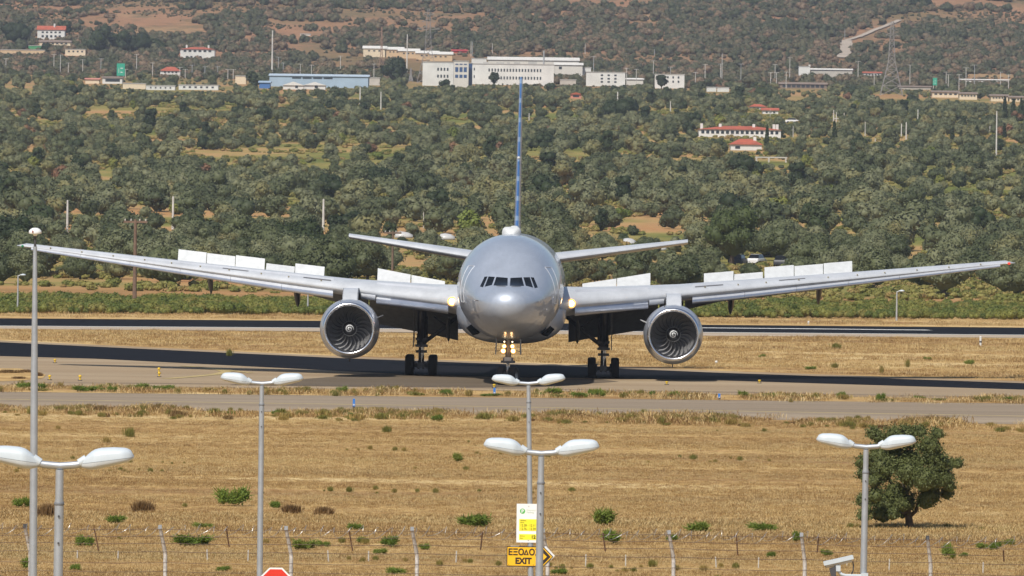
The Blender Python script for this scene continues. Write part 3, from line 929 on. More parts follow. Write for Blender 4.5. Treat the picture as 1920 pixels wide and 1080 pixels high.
def lamp_post(px, py, width_px, px_low, py_low, label, W=1.82):
    """twin-headed car park lamp; (px, py) is the middle of its cross arm"""
    D = W * F / width_px
    top = up(px, py, D)
    low = up(px_low, py_low, D)
    lean = (top.x - low.x) / (top.z - low.z)
    t = thing('lamp_post', label, 'lamp post', (top.x - lean * top.z, D, 0), 0, 'twin-headed lamp posts of the car park')
    t.rotation_euler = (0, math.atan(lean), 0)
    h = top.z
    k = W / 1.82
    MB().tube([(0, 0, 0), (0, 0, .9), (0, 0, .92), (0, 0, h - .42)], [.10, .10, .072, .056], 20).build('pole', G_POST, t, True, 40)
    MB().tube([(0, 0, h - .50), (0, 0, h - .05)], .050, 18).build('pole_top', G_POST, t, True, 40)
    MB().lathe([(.056, h - .49), (.063, h - .48), (.063, h - .455), (.056, h - .445)], 20).build('clamp_ring', G_RING, t, True, 40)
    for zz in (.62, .95):
        MB().tube([(0, -.075, h - zz), (0, .075, h - zz)], .014, 6).build('bolt', G_DARK, t)
    pts = [(-.36 * k, 0, h + .05), (-.2 * k, 0, h + .012), (0, 0, h - .005), (.2 * k, 0, h + .012), (.36 * k, 0, h + .05)]
    MB().tube(pts, .046, 14).build('cross_arm', G_POST, t, True, 40)
    for s in (-1, 1):
        # head: tapered shell, a curved glass below
        x0, x1 = .27 * k, .91 * k
        L = x1 - x0
        rs, rl = [], []
        for u in np.linspace(0, 1, 17):
            x = x0 + L * u
            z0 = h + .03 + .09 * u                         # seam line rising outwards
            wd = .135 * min(1, (.35 + 2.6 * u) if u < .25 else 1) * (1 if u < .72 else math.sqrt(max(.02, 1 - ((u - .72) / .29) ** 2)))
            tp = h + np.interp(u, [0, .1, .22, .35, .6, .85, .95, 1], [.065, .135, .20, .226, .237, .232, .20, .135]) - z0
            bt = z0 - h - np.interp(u, [0, .15, .28, .6, .9, 1], [-.02, -.045, -.04, .01, .06, .11])
            rs.append([Vector((s * x, wd * math.cos(a), z0 + tp * math.sin(a) ** .62)) for a in np.linspace(0, math.pi, 13)])
            rl.append([Vector((s * x, wd * .985 * math.cos(a), z0 - .004 - bt * math.sin(a) ** .7)) for a in np.linspace(0, math.pi, 13)])
        hd = fix_normals(MB().rings(rs).build('lamp_head', G_HEAD, t, True, 45))
        fix_normals(MB().rings(rl).build('lamp_glass', G_CLEAR, hd, True, 45))
        MB().tube([(s * .24 * k, 0, h + .03), (s * .33 * k, 0, h + .085)], [.055, .06], 14).build('socket', G_HEAD, hd, True, 40)
    return t, D, lean

LA = lamp_post(112, 873, 278, 109, 1080, 'twin lamp post with the largest heads, at the lower left corner of the picture')
LB = lamp_post(1015, 850, 217, 1011, 1080, 'twin lamp post standing in front of the price sign and the exit sign')
LC = lamp_post(491, 719, 155, 487, 1080, 'twin lamp post with the red stop sign beside its foot')
LD = lamp_post(991, 719, 138, 995, 1080, 'twin lamp post that carries the price sign and the yellow exit sign')
LE_ = lamp_post(1624, 838, 187, 1619, 1080, 'twin lamp post in front of the single field tree, carrying the security camera')

# tall post with a domed cap
D = 172.0
top = up(66, 434, D); low = up(62, 1080, D)
lean = (top.x - low.x) / (top.z - low.z)
t = thing('dome_post', 'tall plain post with a white mushroom dome on top, left of the airliner', 'post', (top.x - lean * top.z, D, 0))
t.rotation_euler = (0, math.atan(lean), 0)
h = top.z
MB().tube([(0, 0, 0), (0, 0, h - 3.0), (0, 0, h - .30)], [.085, .072, .040], 18).build('pole', G_POST, t, True, 40)
MB().tube([(0, 0, h - .31), (0, 0, h - .06)], .026, 12).build('neck', G_DARK, t, True, 40)
MB().lathe([(.001, h + .075), (.05, h + .07), (.09, h + .05), (.122, h + .015), (.13, h - .025), (.12, h - .045), (.05, h - .05), (.03, h - .09), (.001, h - .09)][::-1], 28).build('dome', plain('dome_white', (.72, .73, .73), .3), t, True, 50)
MB().box((-.055, -.135, h - .025), (-.028, -.085, h + .02)).build('dome_label', plain('dome_label_red', (.22, .06, .05), .5), t)

# ---- signs
S_WHITE = plain('sign_white', (.74, .75, .76), .45, 0, .03)
S_YEL = plain('sign_yellow', (.80, .72, .03), .45, 0, .04)
S_AMB = plain('sign_amber', (.80, .45, .012), .45, 0, .04)
S_BLK = plain('sign_black', (.02, .012, .010), .5)
S_GRN = plain('sign_green', (.10, .42, .10), .45)
S_PALE = plain('sign_pale_green', (.45, .58, .45), .5)
S_GREY = plain('sign_back', (.45, .46, .48), .5, .4)
S_RED = plain('sign_red', (.62, .035, .02), .4, 0, .05)

def text(body, size, x, z, y, mat, parent, name, align='LEFT', bold=0., squeeze=1.):
    cu = bpy.data.curves.new(name, 'FONT')
    cu.body = body; cu.size = size; cu.align_x = align; cu.extrude = .001; cu.offset = bold
    o = bpy.data.objects.new(name, cu); COL.objects.link(o)
    me = bpy.data.meshes.new_from_object(o.evaluated_get(bpy.context.evaluated_depsgraph_get()))
    bpy.data.objects.remove(o)
    me.materials.clear(); me.materials.append(mat)
    me.transform(Matrix.Translation((x, y, z)) @ Matrix.Rotation(R(90), 4, 'X') @ Matrix.Diagonal((squeeze, 1, 1, 1)))
    o = bpy.data.objects.new(name, me); COL.objects.link(o); o.parent = parent
    return o

D = LD[1] - .08
k = D / F                                   # metres per pixel here
c = up(992.5, 981, D)
sg = thing('price_sign', 'white car park price sign with yellow panels, above the exit sign', 'sign', (c.x, D, c.z))
Wd, Hd = 24 * k, 36.3 * k
MB().box((-Wd, 0, -Hd), (Wd, .02, Hd)).build('panel', S_WHITE, sg)
MB().box((-Wd + 5 * k, -.004, 1.5 * k - 6 * k - 10 * k), (Wd - 3.5 * k, 0, 7.5 * k)).build('rate_field', S_YEL, sg)
MB().box((-Wd + 5 * k, -.004, -31.5 * k), (Wd - 3.5 * k, 0, -20.5 * k)).build('zone_field', S_YEL, sg)
MB().lathe([(.001, -.004), (5 * k, -.004), (5 * k, 0)], 28, 'y', (-13 * k, 0, 22.5 * k)).build('parking_badge', S_GRN, sg)
text('P', 9 * k, -13 * k, 19.4 * k, -.007, S_WHITE, sg, 'badge_letter', 'CENTER', .004)
text('Economy', 4.6 * k, -5.5 * k, 23.2 * k, -.003, S_PALE, sg, 'sign_text')
text('Parking', 4.6 * k, -5.5 * k, 18.8 * k, -.003, S_PALE, sg, 'sign_text')
text('Θέσεις', 3.4 * k, -17 * k, 3.8 * k, -.007, S_BLK, sg, 'sign_text')
text('Spaces', 2.6 * k, -17 * k, .4 * k, -.007, S_BLK, sg, 'sign_text')
text('12.38 - 12.11', 6.2 * k, -17 * k, -6.2 * k, -.007, S_BLK, sg, 'sign_text', squeeze=.88)
text('12.76 - 12.39', 6.2 * k, -17 * k, -12.8 * k, -.007, S_BLK, sg, 'sign_text', squeeze=.88)
text('Ζώνη', 3.4 * k, -17 * k, -25.2 * k, -.007, S_BLK, sg, 'sign_text')
text('Zone', 2.6 * k, -17 * k, -29 * k, -.007, S_BLK, sg, 'sign_text')
text('12', 8.6 * k, 3.5 * k, -28.8 * k, -.007, S_BLK, sg, 'sign_text', bold=.004)
for z in (31.5, -31.8):
    MB().lathe([(.001, -.008), (1.1 * k, -.008), (1.1 * k, 0)], 10, 'y', (-1.5 * k, 0, z * k)).build('bolt', S_GREY, sg)

c = up(993, 1043.5, D)
sg = thing('exit_sign', 'amber arrow-shaped exit sign pointing right with black lettering', 'sign', (c.x, D, c.z))
def arrow(wl, wr, tip_, hh, y0, y1):
    return MB().prism([(-wl, -hh), (wr, -hh), (tip_, 0), (wr, hh), (-wl, hh)], y0, y1)
arrow(43 * k, 26 * k, 44.5 * k, 18.8 * k, 0, .025).build('panel', S_BLK, sg)
arrow(41.6 * k, 25.4 * k, 42.2 * k, 17.3 * k, -.004, 0).build('amber_field', S_AMB, sg)
chev = [(21 * k, -14.3 * k), (26 * k, -14.3 * k), (39.5 * k, 0), (26 * k, 14.3 * k), (21 * k, 14.3 * k), (21 * k, 11 * k), (32.5 * k, 0), (21 * k, -11 * k)]
MB().prism(chev, -.007, -.0035).build('chevron', S_BLK, sg)
def text_width(body, size):
    cu = bpy.data.curves.new('measure', 'FONT'); cu.body = body; cu.size = size
    o = bpy.data.objects.new('measure', cu); COL.objects.link(o)
    bpy.context.view_layer.update()
    d = o.dimensions.x
    bpy.data.objects.remove(o); return d
w3, w4, w6 = [text_width(b_, 16.2 * k) * .99 for b_ in ('ΕΞΟ', 'ΕΞΟΔ', 'ΕΞΟΔΟ')]
w3, w4 = w3 * .94, w4 * .94
x0 = -40.5 * k
text('ΕΞΟ', 16.2 * k, x0, 2.6 * k, -.007, S_BLK, sg, 'sign_text', bold=.008, squeeze=.93)
text('ΟΣ', 16.2 * k, x0 + w4 + .2 * k, 2.6 * k, -.007, S_BLK, sg, 'sign_text', bold=.008, squeeze=.93)
a_, b2, zb_, zt_ = x0 + w3 + .9 * k, x0 + w4 + .3 * k, 2.6 * k, 14.2 * k
m_ = (a_ + b2) / 2
tri = [(a_, zb_), (b2, zb_), (m_, zt_)]
tin = [(a_ + 3.3 * k, zb_ + 1.7 * k), (b2 - 3.3 * k, zb_ + 1.7 * k), (m_, zt_ - 4.6 * k)]
vs = [(x, -.008, z) for x, z in tri + tin] + [(x, -.0065, z) for x, z in tri + tin]
fs = []
for i in range(3):
    j = (i + 1) % 3
    fs += [(i, j, 3 + j, 3 + i), (6 + i, 9 + i, 9 + j, 6 + j), (i, 6 + i, 6 + j, j), (3 + i, 3 + j, 9 + j, 9 + i)]
MB().add(vs, fs).build('sign_text', S_BLK, sg)
text('EXIT', 15.8 * k, -27 * k, -13.6 * k, -.007, S_BLK, sg, 'sign_text', bold=.010, squeeze=.94)
for x, z in ((-39, -15.5), (7, -15.5)):
    MB().lathe([(.001, -.010), (.7 * k, -.010), (.7 * k, 0)], 8, 'y', (x * k, 0, z * k)).build('bolt', S_BLK, sg)
# the twin facing the other way, behind it
c = up(997, 1041.5, D + .18)
sg = thing('sign_back_board', 'pale back of a second arrow sign showing behind the exit sign', 'sign', (c.x, D + .17, c.z))
MB().prism([(-40 * k, -17.5 * k), (27 * k, -17.5 * k), (43.5 * k, 0), (27 * k, 17.5 * k), (-40 * k, 17.5 * k)], 0, .02).build('panel', S_WHITE, sg)

D = 186.0
k = D / F
c = up(517, 1093.5, D)
sg = thing('stop_sign', 'red octagonal stop sign with a white rim, cut by the lower frame edge', 'sign', (c.x, D, 0))
def octo(r): return [(r * math.cos(R(22.5 + 45 * i)), c.z + r * math.sin(R(22.5 + 45 * i))) for i in range(8)]
MB().tube([(0, .06, 0), (0, .06, c.z + .2)], .035, 12).build('pole', G_POST, sg, True, 40)
MB().prism(octo(31.5 * k), 0, .02).build('panel', S_WHITE, sg)
MB().prism(octo(28.3 * k), -.004, 0).build('red_field', S_RED, sg)
text('STOP', 22 * k, 0, c.z - 8 * k, -.007, S_WHITE, sg, 'sign_text', 'CENTER', .004, .95)

# ---- security camera on the right lamp post
D = LE_[1] - .12
k = D / F
c = up(1572, 1052, D)
sc_ = thing('security_camera', 'white security camera tilted on an arm of the right lamp post', 'security camera', (c.x, D, c.z))
A_ = Matrix.Rotation(R(-13.5), 4, 'Y')
def rbox(w_, d, h_, b=.012):
    pts = [(-w_ / 2, -h_ / 2 + b), (-w_ / 2 + b, -h_ / 2), (w_ / 2 - b, -h_ / 2), (w_ / 2, -h_ / 2 + b), (w_ / 2, h_ / 2 - b), (w_ / 2 - b, h_ / 2), (-w_ / 2 + b, h_ / 2), (-w_ / 2, h_ / 2 - b)]
    return MB().prism(pts, -d / 2, d / 2)
rbox(57 * k, .17, 7.5 * k, .008).move(Matrix.Translation((0, 0, 1.5 * k)) @ A_).build('sun_shield', G_HEAD, sc_)
MB().tube([(-25.5 * k, 0, 0), (25 * k, 0, 0)], 3.6 * k, 18).move(Matrix.Translation((1 * k, 0, -4.2 * k)) @ A_).build('housing', plain('camera_housing', (.55, .54, .50), .5), sc_, True, 40)
MB().tube([(-26.3 * k, 0, 0), (-25 * k, 0, 0)], 2.9 * k, 16).move(Matrix.Translation((1 * k, 0, -4.2 * k)) @ A_).build('lens', A_GLASS, sc_, True, 40)
MB().box((-5 * k, -.05, -19 * k), (4 * k, .05, -8 * k)).build('tilt_head', G_HEAD, sc_)
MB().tube([(-1 * k, 0, -17 * k), (6 * k, 0, -25 * k), (14 * k, 0, -27 * k), (50 * k, .06, -27.5 * k)], 3.0 * k, 12).build('bracket', G_HEAD, sc_, True, 40)
MB().add([(-17 * k, -.06, -14 * k), (-5 * k, -.06, -9.5 * k), (-4 * k, -.06, -30 * k), (-13 * k, -.06, -30 * k), (-17 * k, .06, -14 * k), (-5 * k, .06, -9.5 * k), (-4 * k, .06, -30 * k), (-13 * k, .06, -30 * k)],
         [(0, 3, 2, 1), (4, 5, 6, 7), (0, 1, 5, 4), (1, 2, 6, 5), (2, 3, 7, 6), (3, 0, 4, 7)]).build('infrared_lamp', G_DARK, sc_)
MB().tube([(27 * k, .02, -1 * k), (28.5 * k, .02, -8 * k), (28 * k, .02, -17 * k), (24 * k, .02, -27 * k)], 1.2 * k, 8).build('cable', G_DARK, sc_, True)
MB().box((43 * k, -.05, -33 * k), (56 * k, .05, -22 * k)).build('pole_clamp', G_HEAD, sc_)

# ---- perimeter fence
DF = 222.0
k = DF / F
F_POST = plain('weathered_post', (.50, .48, .46), .7, 0, .3, 12)
F_WIRE = plain('rusty_wire', (.12, .08, .06), .7, .2, .2)
F_RUST = plain('rusty_bar', (.17, .10, .065), .8, 0, .25)
F_COIL = plain('razor_coil', (.38, .38, .38), .4, .7, .1)
fx = [(-190, 986), (48, 988), (301, 990), (537, 992), (773, 993.5), (1018, 997), (1254, 1000), (1502, 1004.5), (1738, 1010), (1975, 1014)]
T = [up(px, py, DF) for px, py in fx]
B_ = [up(px + (9 if px < 1400 else 7), py + 48, DF) for px, py in fx]
fence = thing('perimeter_fence', 'barbed wire fence on bent pale posts, running across the foreground below the field', 'fence', (T[5].x, DF, 0))
off = Vector((T[5].x, DF, 0))
for a, b_ in zip(T, B_):
    tp = Vector((a.x, DF - .32, a.z)) - off; bd = Vector((b_.x, DF, b_.z)) - off
    p = MB().tube([(bd.x, 0, 0), bd - Vector((0, 0, .06)), bd + (tp - bd) * .12, tp], [.052, .052, .050, .044], 10).build('post', F_POST, fence, True, 40)
    MB().box((tp.x - .045, tp.y - .04, tp.z - .01), (tp.x + .045, tp.y + .04, tp.z + .09)).build('post_cap', G_DARK if (a.x > T[7].x or a.x < T[2].x) else G_POST, p)
def wire(u, name='wire', rad=.0068, mat=None):
    for i in range(len(T) - 1):
        pts = []
        for t_ in np.linspace(0, 1, 9):
            a = (T[i] + (B_[i] - T[i]) * u) * (1 - t_) + (T[i + 1] + (B_[i + 1] - T[i + 1]) * u) * t_
            y = -.32 * (1 - min(u, 1))
            pts.append(Vector((a.x - off.x, y - .05, a.z - .022 * math.sin(math.pi * t_) + .006 * math.sin(t_ * 23 + u * 7))))
        MB().tube(pts, rad, 5, False).build(name, mat or F_WIRE, fence)
for u in (.02, .30, .58, .92):
    wire(u)
for u in (1.35, 1.7):
    wire(u, 'wire', .006)
rng = random.Random(5)
for px, y0, y1, dx in ((178, 990, 1032, 7), (425, 990, 1025, 5), (655, 994, 1032, 6), (905, 996, 1030, -4), (1130, 998, 1033, 5), (1380, 1002, 1040, 3), (1534, 1005, 1035, -2), (1880, 1030, 1052, 2)):
    a, b_ = up(px, y0, DF), up(px + dx, y1, DF)
    MB().tube([Vector((a.x - off.x, -.34, a.z)), Vector((b_.x - off.x, -.10, b_.z))], .020, 6).build('wire_spacer', F_RUST, fence)
for i in range(len(T) - 1):
    pts = []
    for t_ in np.linspace(0, 1, 150):
        a = T[i] * (1 - t_) + T[i + 1] * t_
        n_ = t_ * (9 + rng.random() * .02) + 2.3 * i
        rr = .17 + .05 * math.sin(t_ * 40 + i)
        pts.append(Vector((a.x - off.x + .10 * math.sin(2 * math.pi * n_ * 1.0 + .6) + .05 * math.sin(31 * t_), -.30 + rr * .9 * math.cos(2 * math.pi * n_), a.z + .02 + rr * .75 * math.sin(2 * math.pi * n_) - .06)))
    MB().tube(pts, .0055, 4, False).build('razor_coil', F_COIL, fence)

# short pale stakes standing in the field behind the fence
STAKE = plain('pale_stake', (.46, .44, .40), .7, 0, .15)
proto = None
for px, y0, y1, tilt in ((145, 1032, 1049, 0), (221, 1033, 1050, 2), (389, 1030, 1052, -3), (465, 1031, 1053, 1), (616, 1032, 1055, -4), (691, 1033, 1054, 0), (855, 1033, 1055, 2), (1098, 1039, 1062, 1), (1173, 1040, 1062, 0),
                         (1343, 1044, 1065, -5), (1422, 1045, 1066, 1), (1588, 1045, 1062, 0), (1667, 1048, 1070, 2), (1843, 1054, 1076, 1)):
    g_ = gp(px, y1); h = (y1 - y0) * g_.y / F
    o = MB().tube([(0, 0, 0), (math.sin(R(tilt)) * h, 0, h)], .019, 8).build('marker_stake', STAKE)
    o.location = g_
    tag(o, 'short pale stake in dry grass just behind the fence', 'stake', 'pale stakes behind the fence')
# ------------------------------------------------------------------ plants
OLIVE = foliage('olive_leaves', [(.10, (.034, .045, .018)), (.3, (.064, .077, .032)), (.5, (.100, .113, .051)), (.68, (.138, .147, .077)), (.8, (.158, .150, .060)), (.9, (.155, .113, .055))], 1.2, .1)
OLIVE_FAR = foliage('orchard_leaves', [(.10, (.032, .043, .018)), (.28, (.060, .072, .031)), (.5, (.098, .109, .050)), (.66, (.142, .148, .079)), (.8, (.170, .160, .064)), (.9, (.17, .108, .055))], .9, .1)
SCRUB = foliage('scrub_leaves', [(.08, (.030, .042, .018)), (.3, (.058, .064, .030)), (.5, (.090, .086, .045)), (.68, (.14, .105, .062)), (.8, (.19, .125, .078)), (.92, (.11, .14, .04))], .7, .1)
DARKLEAF = foliage('dark_evergreen_leaves', [(0.0, (.016, .026, .010)), (.5, (.028, .042, .014)), (1, (.048, .064, .022))], 1.5)
TREELEAF = foliage('field_tree_leaves', [(0.2, (.024, .038, .010)), (.5, (.050, .068, .018)), (.75, (.10, .115, .036))], 3.6)
BUSHLEAF = foliage('fresh_bush_leaves', [(0.0, (.10, .155, .020)), (.5, (.16, .22, .034)), (1, (.24, .26, .06))], 4, .35)
DRYLEAF = foliage('dried_bush_leaves', [(0.0, (.13, .075, .03)), (.5, (.20, .12, .05)), (1, (.24, .17, .07))], 4)
WEED = foliage('weed_leaves', [(0.0, (.13, .14, .025)), (.45, (.20, .18, .045)), (.75, (.32, .23, .075)), (1, (.16, .17, .03))], 4)
VINE = foliage('vine_leaves', [(0.05, (.055, .085, .018)), (.4, (.12, .14, .030)), (.65, (.185, .185, .042)), (.85, (.20, .17, .05)), (.95, (.22, .13, .05))], .8)
STRAW = foliage('straw_blades', [(.34, (.25, .148, .060)), (.45, (.37, .240, .094)), (.55, (.47, .33, .140)), (.65, (.55, .42, .22)), (.80, (.34, .27, .10))], 3, .25, (.06, (.30, 1, 1)))
BARK = plain('bark', (.075, .055, .04), .9, 0, .35, 5)

def leaf_cloud(rs, blobs, n, size, flat=.55, jitter=.22, core=.80):
    """leaf-sized quads spread through blobs (cx, cy, cz, rx, ry, rz); returns V, F"""
    bl = np.array(blobs, float)
    wgt = (bl[:, 3] * bl[:, 5]) ** 1.0; wgt /= wgt.sum()
    idx = rs.choice(len(bl), n, p=wgt)
    d = rs.normal(size=(n, 3)); d /= np.linalg.norm(d, axis=1)[:, None]
    d[:, 2] = np.where(d[:, 2] < -.55, -d[:, 2], d[:, 2])
    rad = 1 + rs.normal(size=n) * jitter * .6 - np.abs(rs.normal(size=n)) * jitter
    P = bl[idx, :3] + d * bl[idx, 3:6] * rad[:, None]
    nrm = d * .95 + rs.normal(size=(n, 3)) * flat + np.array([0, 0, .25])
    nrm /= np.linalg.norm(nrm, axis=1)[:, None]
    a = np.cross(nrm, rs.normal(size=(n, 3))); a /= np.linalg.norm(a, axis=1)[:, None]
    b_ = np.cross(nrm, a)
    sz = size * (.6 + .8 * rs.random(n))[:, None]
    V = np.stack([P - a * sz * .62, P + b_ * sz * .36 + a * sz * .1, P + a * sz * .62, P - b_ * sz * .36 + a * sz * .1], 1).reshape(-1, 3)
    Fq = np.arange(n * 4).reshape(n, 4)
    if core:
        VS, FS = [V], [Fq]; o = len(V)
        nu, nv = 8, 5
        for c in bl:
            th = np.linspace(0, 2 * np.pi, nu, endpoint=False); ph = np.linspace(-1.35, 1.4, nv)
            T_, Ph = np.meshgrid(th, ph)
            wob = core * (1 + rs.normal(size=T_.shape) * .10)
            q = np.stack([c[0] + c[3] * wob * np.cos(T_) * np.cos(Ph), c[1] + c[4] * wob * np.sin(T_) * np.cos(Ph), c[2] + c[5] * wob * np.sin(Ph)], -1).reshape(-1, 3)
            f = []
            for j in range(nv - 1):
                for i in range(nu):
                    f.append((j * nu + i, j * nu + (i + 1) % nu, (j + 1) * nu + (i + 1) % nu, (j + 1) * nu + i))
            f.append((0, 2, 4, 6)); f.append(((nv - 1) * nu, (nv - 1) * nu + 2, (nv - 1) * nu + 4, (nv - 1) * nu + 6))
            VS.append(q); FS.append(np.array(f) + o); o += len(q)
        V = np.concatenate(VS); Fq = np.concatenate(FS)
    return V, Fq

def crown_blobs(rs, w_, h, base, nb, spread=.62):
    """lumpy crown: blobs piled into an envelope w_ wide, h tall, starting at height base"""
    out = [(0, 0, base + h * .42, w_ * .36, w_ * .36, h * .44)]
    for i in range(nb):
        a = rs.random() * 2 * np.pi; r = spread * w_ / 2 * math.sqrt(rs.random())
        u = rs.random()
        z = base + h * (.28 + .50 * u)
        k = 1 - .45 * abs(u - .35)
        s_ = (.24 + .16 * rs.random()) * w_ * .8
        out.append((r * math.cos(a) * k, r * math.sin(a) * k, z, s_, s_, min(s_ * (.75 + .2 * rs.random()), (z - base * .6))))
    return out

def trunk_mb(rs, h, r, limbs=4, reach=.9):
    mb = MB()
    lean = (rs.random() - .5) * .3
    mb.tube([(0, 0, -.3), (lean * .2, 0, h * .4), (lean * .6, .05, h * .8), (lean, 0, h * 1.15)], [r * 1.4, r, r * .8, r * .45], 8)
    for i in range(limbs):
        a = 2 * np.pi * (i + rs.random() * .6) / limbs
        mb.tube([(lean * .5, 0, h * .7), (lean * .5 + math.cos(a) * reach * .5, math.sin(a) * reach * .5, h * 1.15), (lean * .5 + math.cos(a) * reach, math.sin(a) * reach, h * 1.6)], [r * .6, r * .4, r * .2], 6)
    return mb

# meshes of the olive trees (unit: metres, about 5 m wide, 4.4 m tall)
OM, TM = [], []
for i in range(9):
    rs = np.random.RandomState(40 + i)
    w_ = 4.6 + rs.random() * 1.0; h = 4.0 + rs.random() * .7
    bl = crown_blobs(rs, w_, h, .30, 9 + i % 4, .72)
    V, Fq = leaf_cloud(rs, bl, 4200, .22)
    OM.append(np_mesh('crown', V, Fq, OLIVE))
    o = trunk_mb(rs, 1.1, .17, 4, 1.0).build('trunk', BARK); TM.append(o.data); bpy.data.objects.remove(o)
FARM = []
for i in range(10):
    rs = np.random.RandomState(140 + i)
    bl = crown_blobs(rs, 4.4 + rs.random(), 3.6 + rs.random() * .8, .25, 6 + i % 3, .75)
    V, Fq = leaf_cloud(rs, bl, 900, .40, core=.82)
    FARM.append(np_mesh('orchard_tree', V, Fq, OLIVE_FAR))
TREE_STOPS = {'dark': DARKLEAF, 'dry': foliage('reddish_dry_leaves', [(.1, (.13, .075, .04)), (.5, (.19, .10, .055)), (.9, (.22, .14, .06))], 1.0, .1), 'lime': foliage('lime_leaves', [(.1, (.09, .12, .02)), (.5, (.13, .16, .03)), (.9, (.19, .19, .04))], 1.0, .1)}
for i, (kd, w0, h0, nb_) in enumerate((('dark', 5.6, 5.6, 10), ('dark', 4.2, 6.4, 8), ('dark', 6.4, 4.4, 10), ('dry', 4.0, 3.4, 6), ('lime', 4.4, 3.2, 6), ('lime', 3.4, 4.6, 6))):
    rs = np.random.RandomState(190 + i)
    V, Fq = leaf_cloud(rs, crown_blobs(rs, w0, h0, .2, nb_, .8), 900, .42, core=.82)
    FARM.append(np_mesh('orchard_tree', V, Fq, TREE_STOPS[kd]))
SCM = []
for i in range(8):
    rs = np.random.RandomState(240 + i)
    bl = crown_blobs(rs, 4.2 + rs.random() * 1.2, 2.6 + rs.random() * .8, 0, 4 + i % 4, .85)
    V, Fq = leaf_cloud(rs, bl, 420, .46, core=.84)
    SCM.append(np_mesh('scrub', V, Fq, SCRUB))

def scatter(name, P, idx, scl, rot, meshes):
    """ONE object whose node tree sets the listed meshes on its points (uncountable growth)"""
    c = bpy.data.collections.new(name + '_sources')
    for i, m_ in enumerate(meshes):
        o = bpy.data.objects.new('%s_source_%02d' % (name, i), m_); c.objects.link(o)
    me = bpy.data.meshes.new(name)
    n = len(P)
    me.vertices.add(n); me.vertices.foreach_set('co', np.asarray(P, np.float32).ravel())
    for nm, ty, arr in (('pick', 'INT', np.asarray(idx, np.int32)), ('size', 'FLOAT', np.asarray(scl, np.float32)), ('turn', 'FLOAT', np.asarray(rot, np.float32))):
        me.attributes.new(nm, ty, 'POINT').data.foreach_set('value', arr)
    o = bpy.data.objects.new(name, me); COL.objects.link(o)
    ng = bpy.data.node_groups.new(name, 'GeometryNodeTree')
    ng.interface.new_socket('Geometry', in_out='INPUT', socket_type='NodeSocketGeometry')
    ng.interface.new_socket('Geometry', in_out='OUTPUT', socket_type='NodeSocketGeometry')
    gi = ng.nodes.new('NodeGroupInput'); go = ng.nodes.new('NodeGroupOutput')
    ci = ng.nodes.new('GeometryNodeCollectionInfo')
    ci.inputs['Collection'].default_value = c
    ci.inputs['Separate Children'].default_value = True
    ci.inputs['Reset Children'].default_value = True
    ip = ng.nodes.new('GeometryNodeInstanceOnPoints')
    ip.inputs['Pick Instance'].default_value = True
    def attr(nm, ty):
        a = ng.nodes.new('GeometryNodeInputNamedAttribute'); a.data_type = ty
        a.inputs['Name'].default_value = nm
        return a.outputs['Attribute']
    cx = ng.nodes.new('ShaderNodeCombineXYZ')
    L = ng.links.new
    L(gi.outputs[0], ip.inputs['Points']); L(ci.outputs[0], ip.inputs['Instance'])
    L(attr('pick', 'INT'), ip.inputs['Instance Index'])
    L(attr('turn', 'FLOAT'), cx.inputs[2]); L(cx.outputs[0], ip.inputs['Rotation'])
    L(attr('size', 'FLOAT'), ip.inputs['Scale'])
    L(ip.outputs[0], go.inputs[0])
    md = o.modifiers.new('growth', 'NODES'); md.node_group = ng
    return tag(o, kind='stuff')

# ---- buildings first (trees must leave them in view): see BLD below
# clearings seen between the trees: pixel boxes where bare land shows
CLEAR = [(1070, 404, 1310, 434), (1130, 388, 1180, 402), (506, 490, 552, 506), (740, 488, 800, 502), (1100, 490, 1180, 503), (100, 484, 190, 494), (120, 512, 144, 536),
         (690, 428, 770, 440), (1573, 395, 1597, 436), (1690, 448, 1750, 468), (1740, 344, 1910, 360), (880, 424, 945, 438), (560, 294, 620, 301), (690, 292, 750, 299), (1060, 292, 1100, 297), (980, 296, 1030, 302),
         (150, 205, 320, 211), (55, 232, 110, 240), (538, 376, 556, 396), (695, 380, 715, 396), (1640, 345, 1690, 358), (1600, 520, 1640, 540), (240, 388, 270, 396), (280, 412, 300, 420), (1480, 395, 1500, 410), (900, 402, 940, 410), (1240, 412, 1300, 424), (1380, 420, 1420, 430), (860, 330, 900, 335), (620, 415, 650, 424), (1750, 385, 1790, 394), (1850, 392, 1910, 404), (380, 396, 420, 402), (1050, 352, 1090, 358), (200, 345, 240, 350), (430, 300, 520, 305), (1500, 330, 1540, 336), (60, 440, 90, 450)]
HCLEAR = [(150, 30, 300, 38), (290, 48, 420, 57), (430, 68, 600, 76), (520, 82, 680, 90), (720, 32, 900, 48), (760, 46, 900, 58), (960, 98, 1180, 106), (1080, 105, 1400, 113), (1400, 84, 1500, 98), (1620, 80, 1690, 102),
          (1445, 172, 1550, 190), (1590, 176, 1604, 190), (680, 130, 750, 140), (1770, 86, 1826, 94), (5, 152, 50, 164), (1510, 18, 1590, 24), (1290, 34, 1326, 48), (60, 22, 130, 32), (1200, 68, 1250, 80)]

# trees that the orchard must not hide: (x0, x1, rows above this show, distance)
KEEP = []

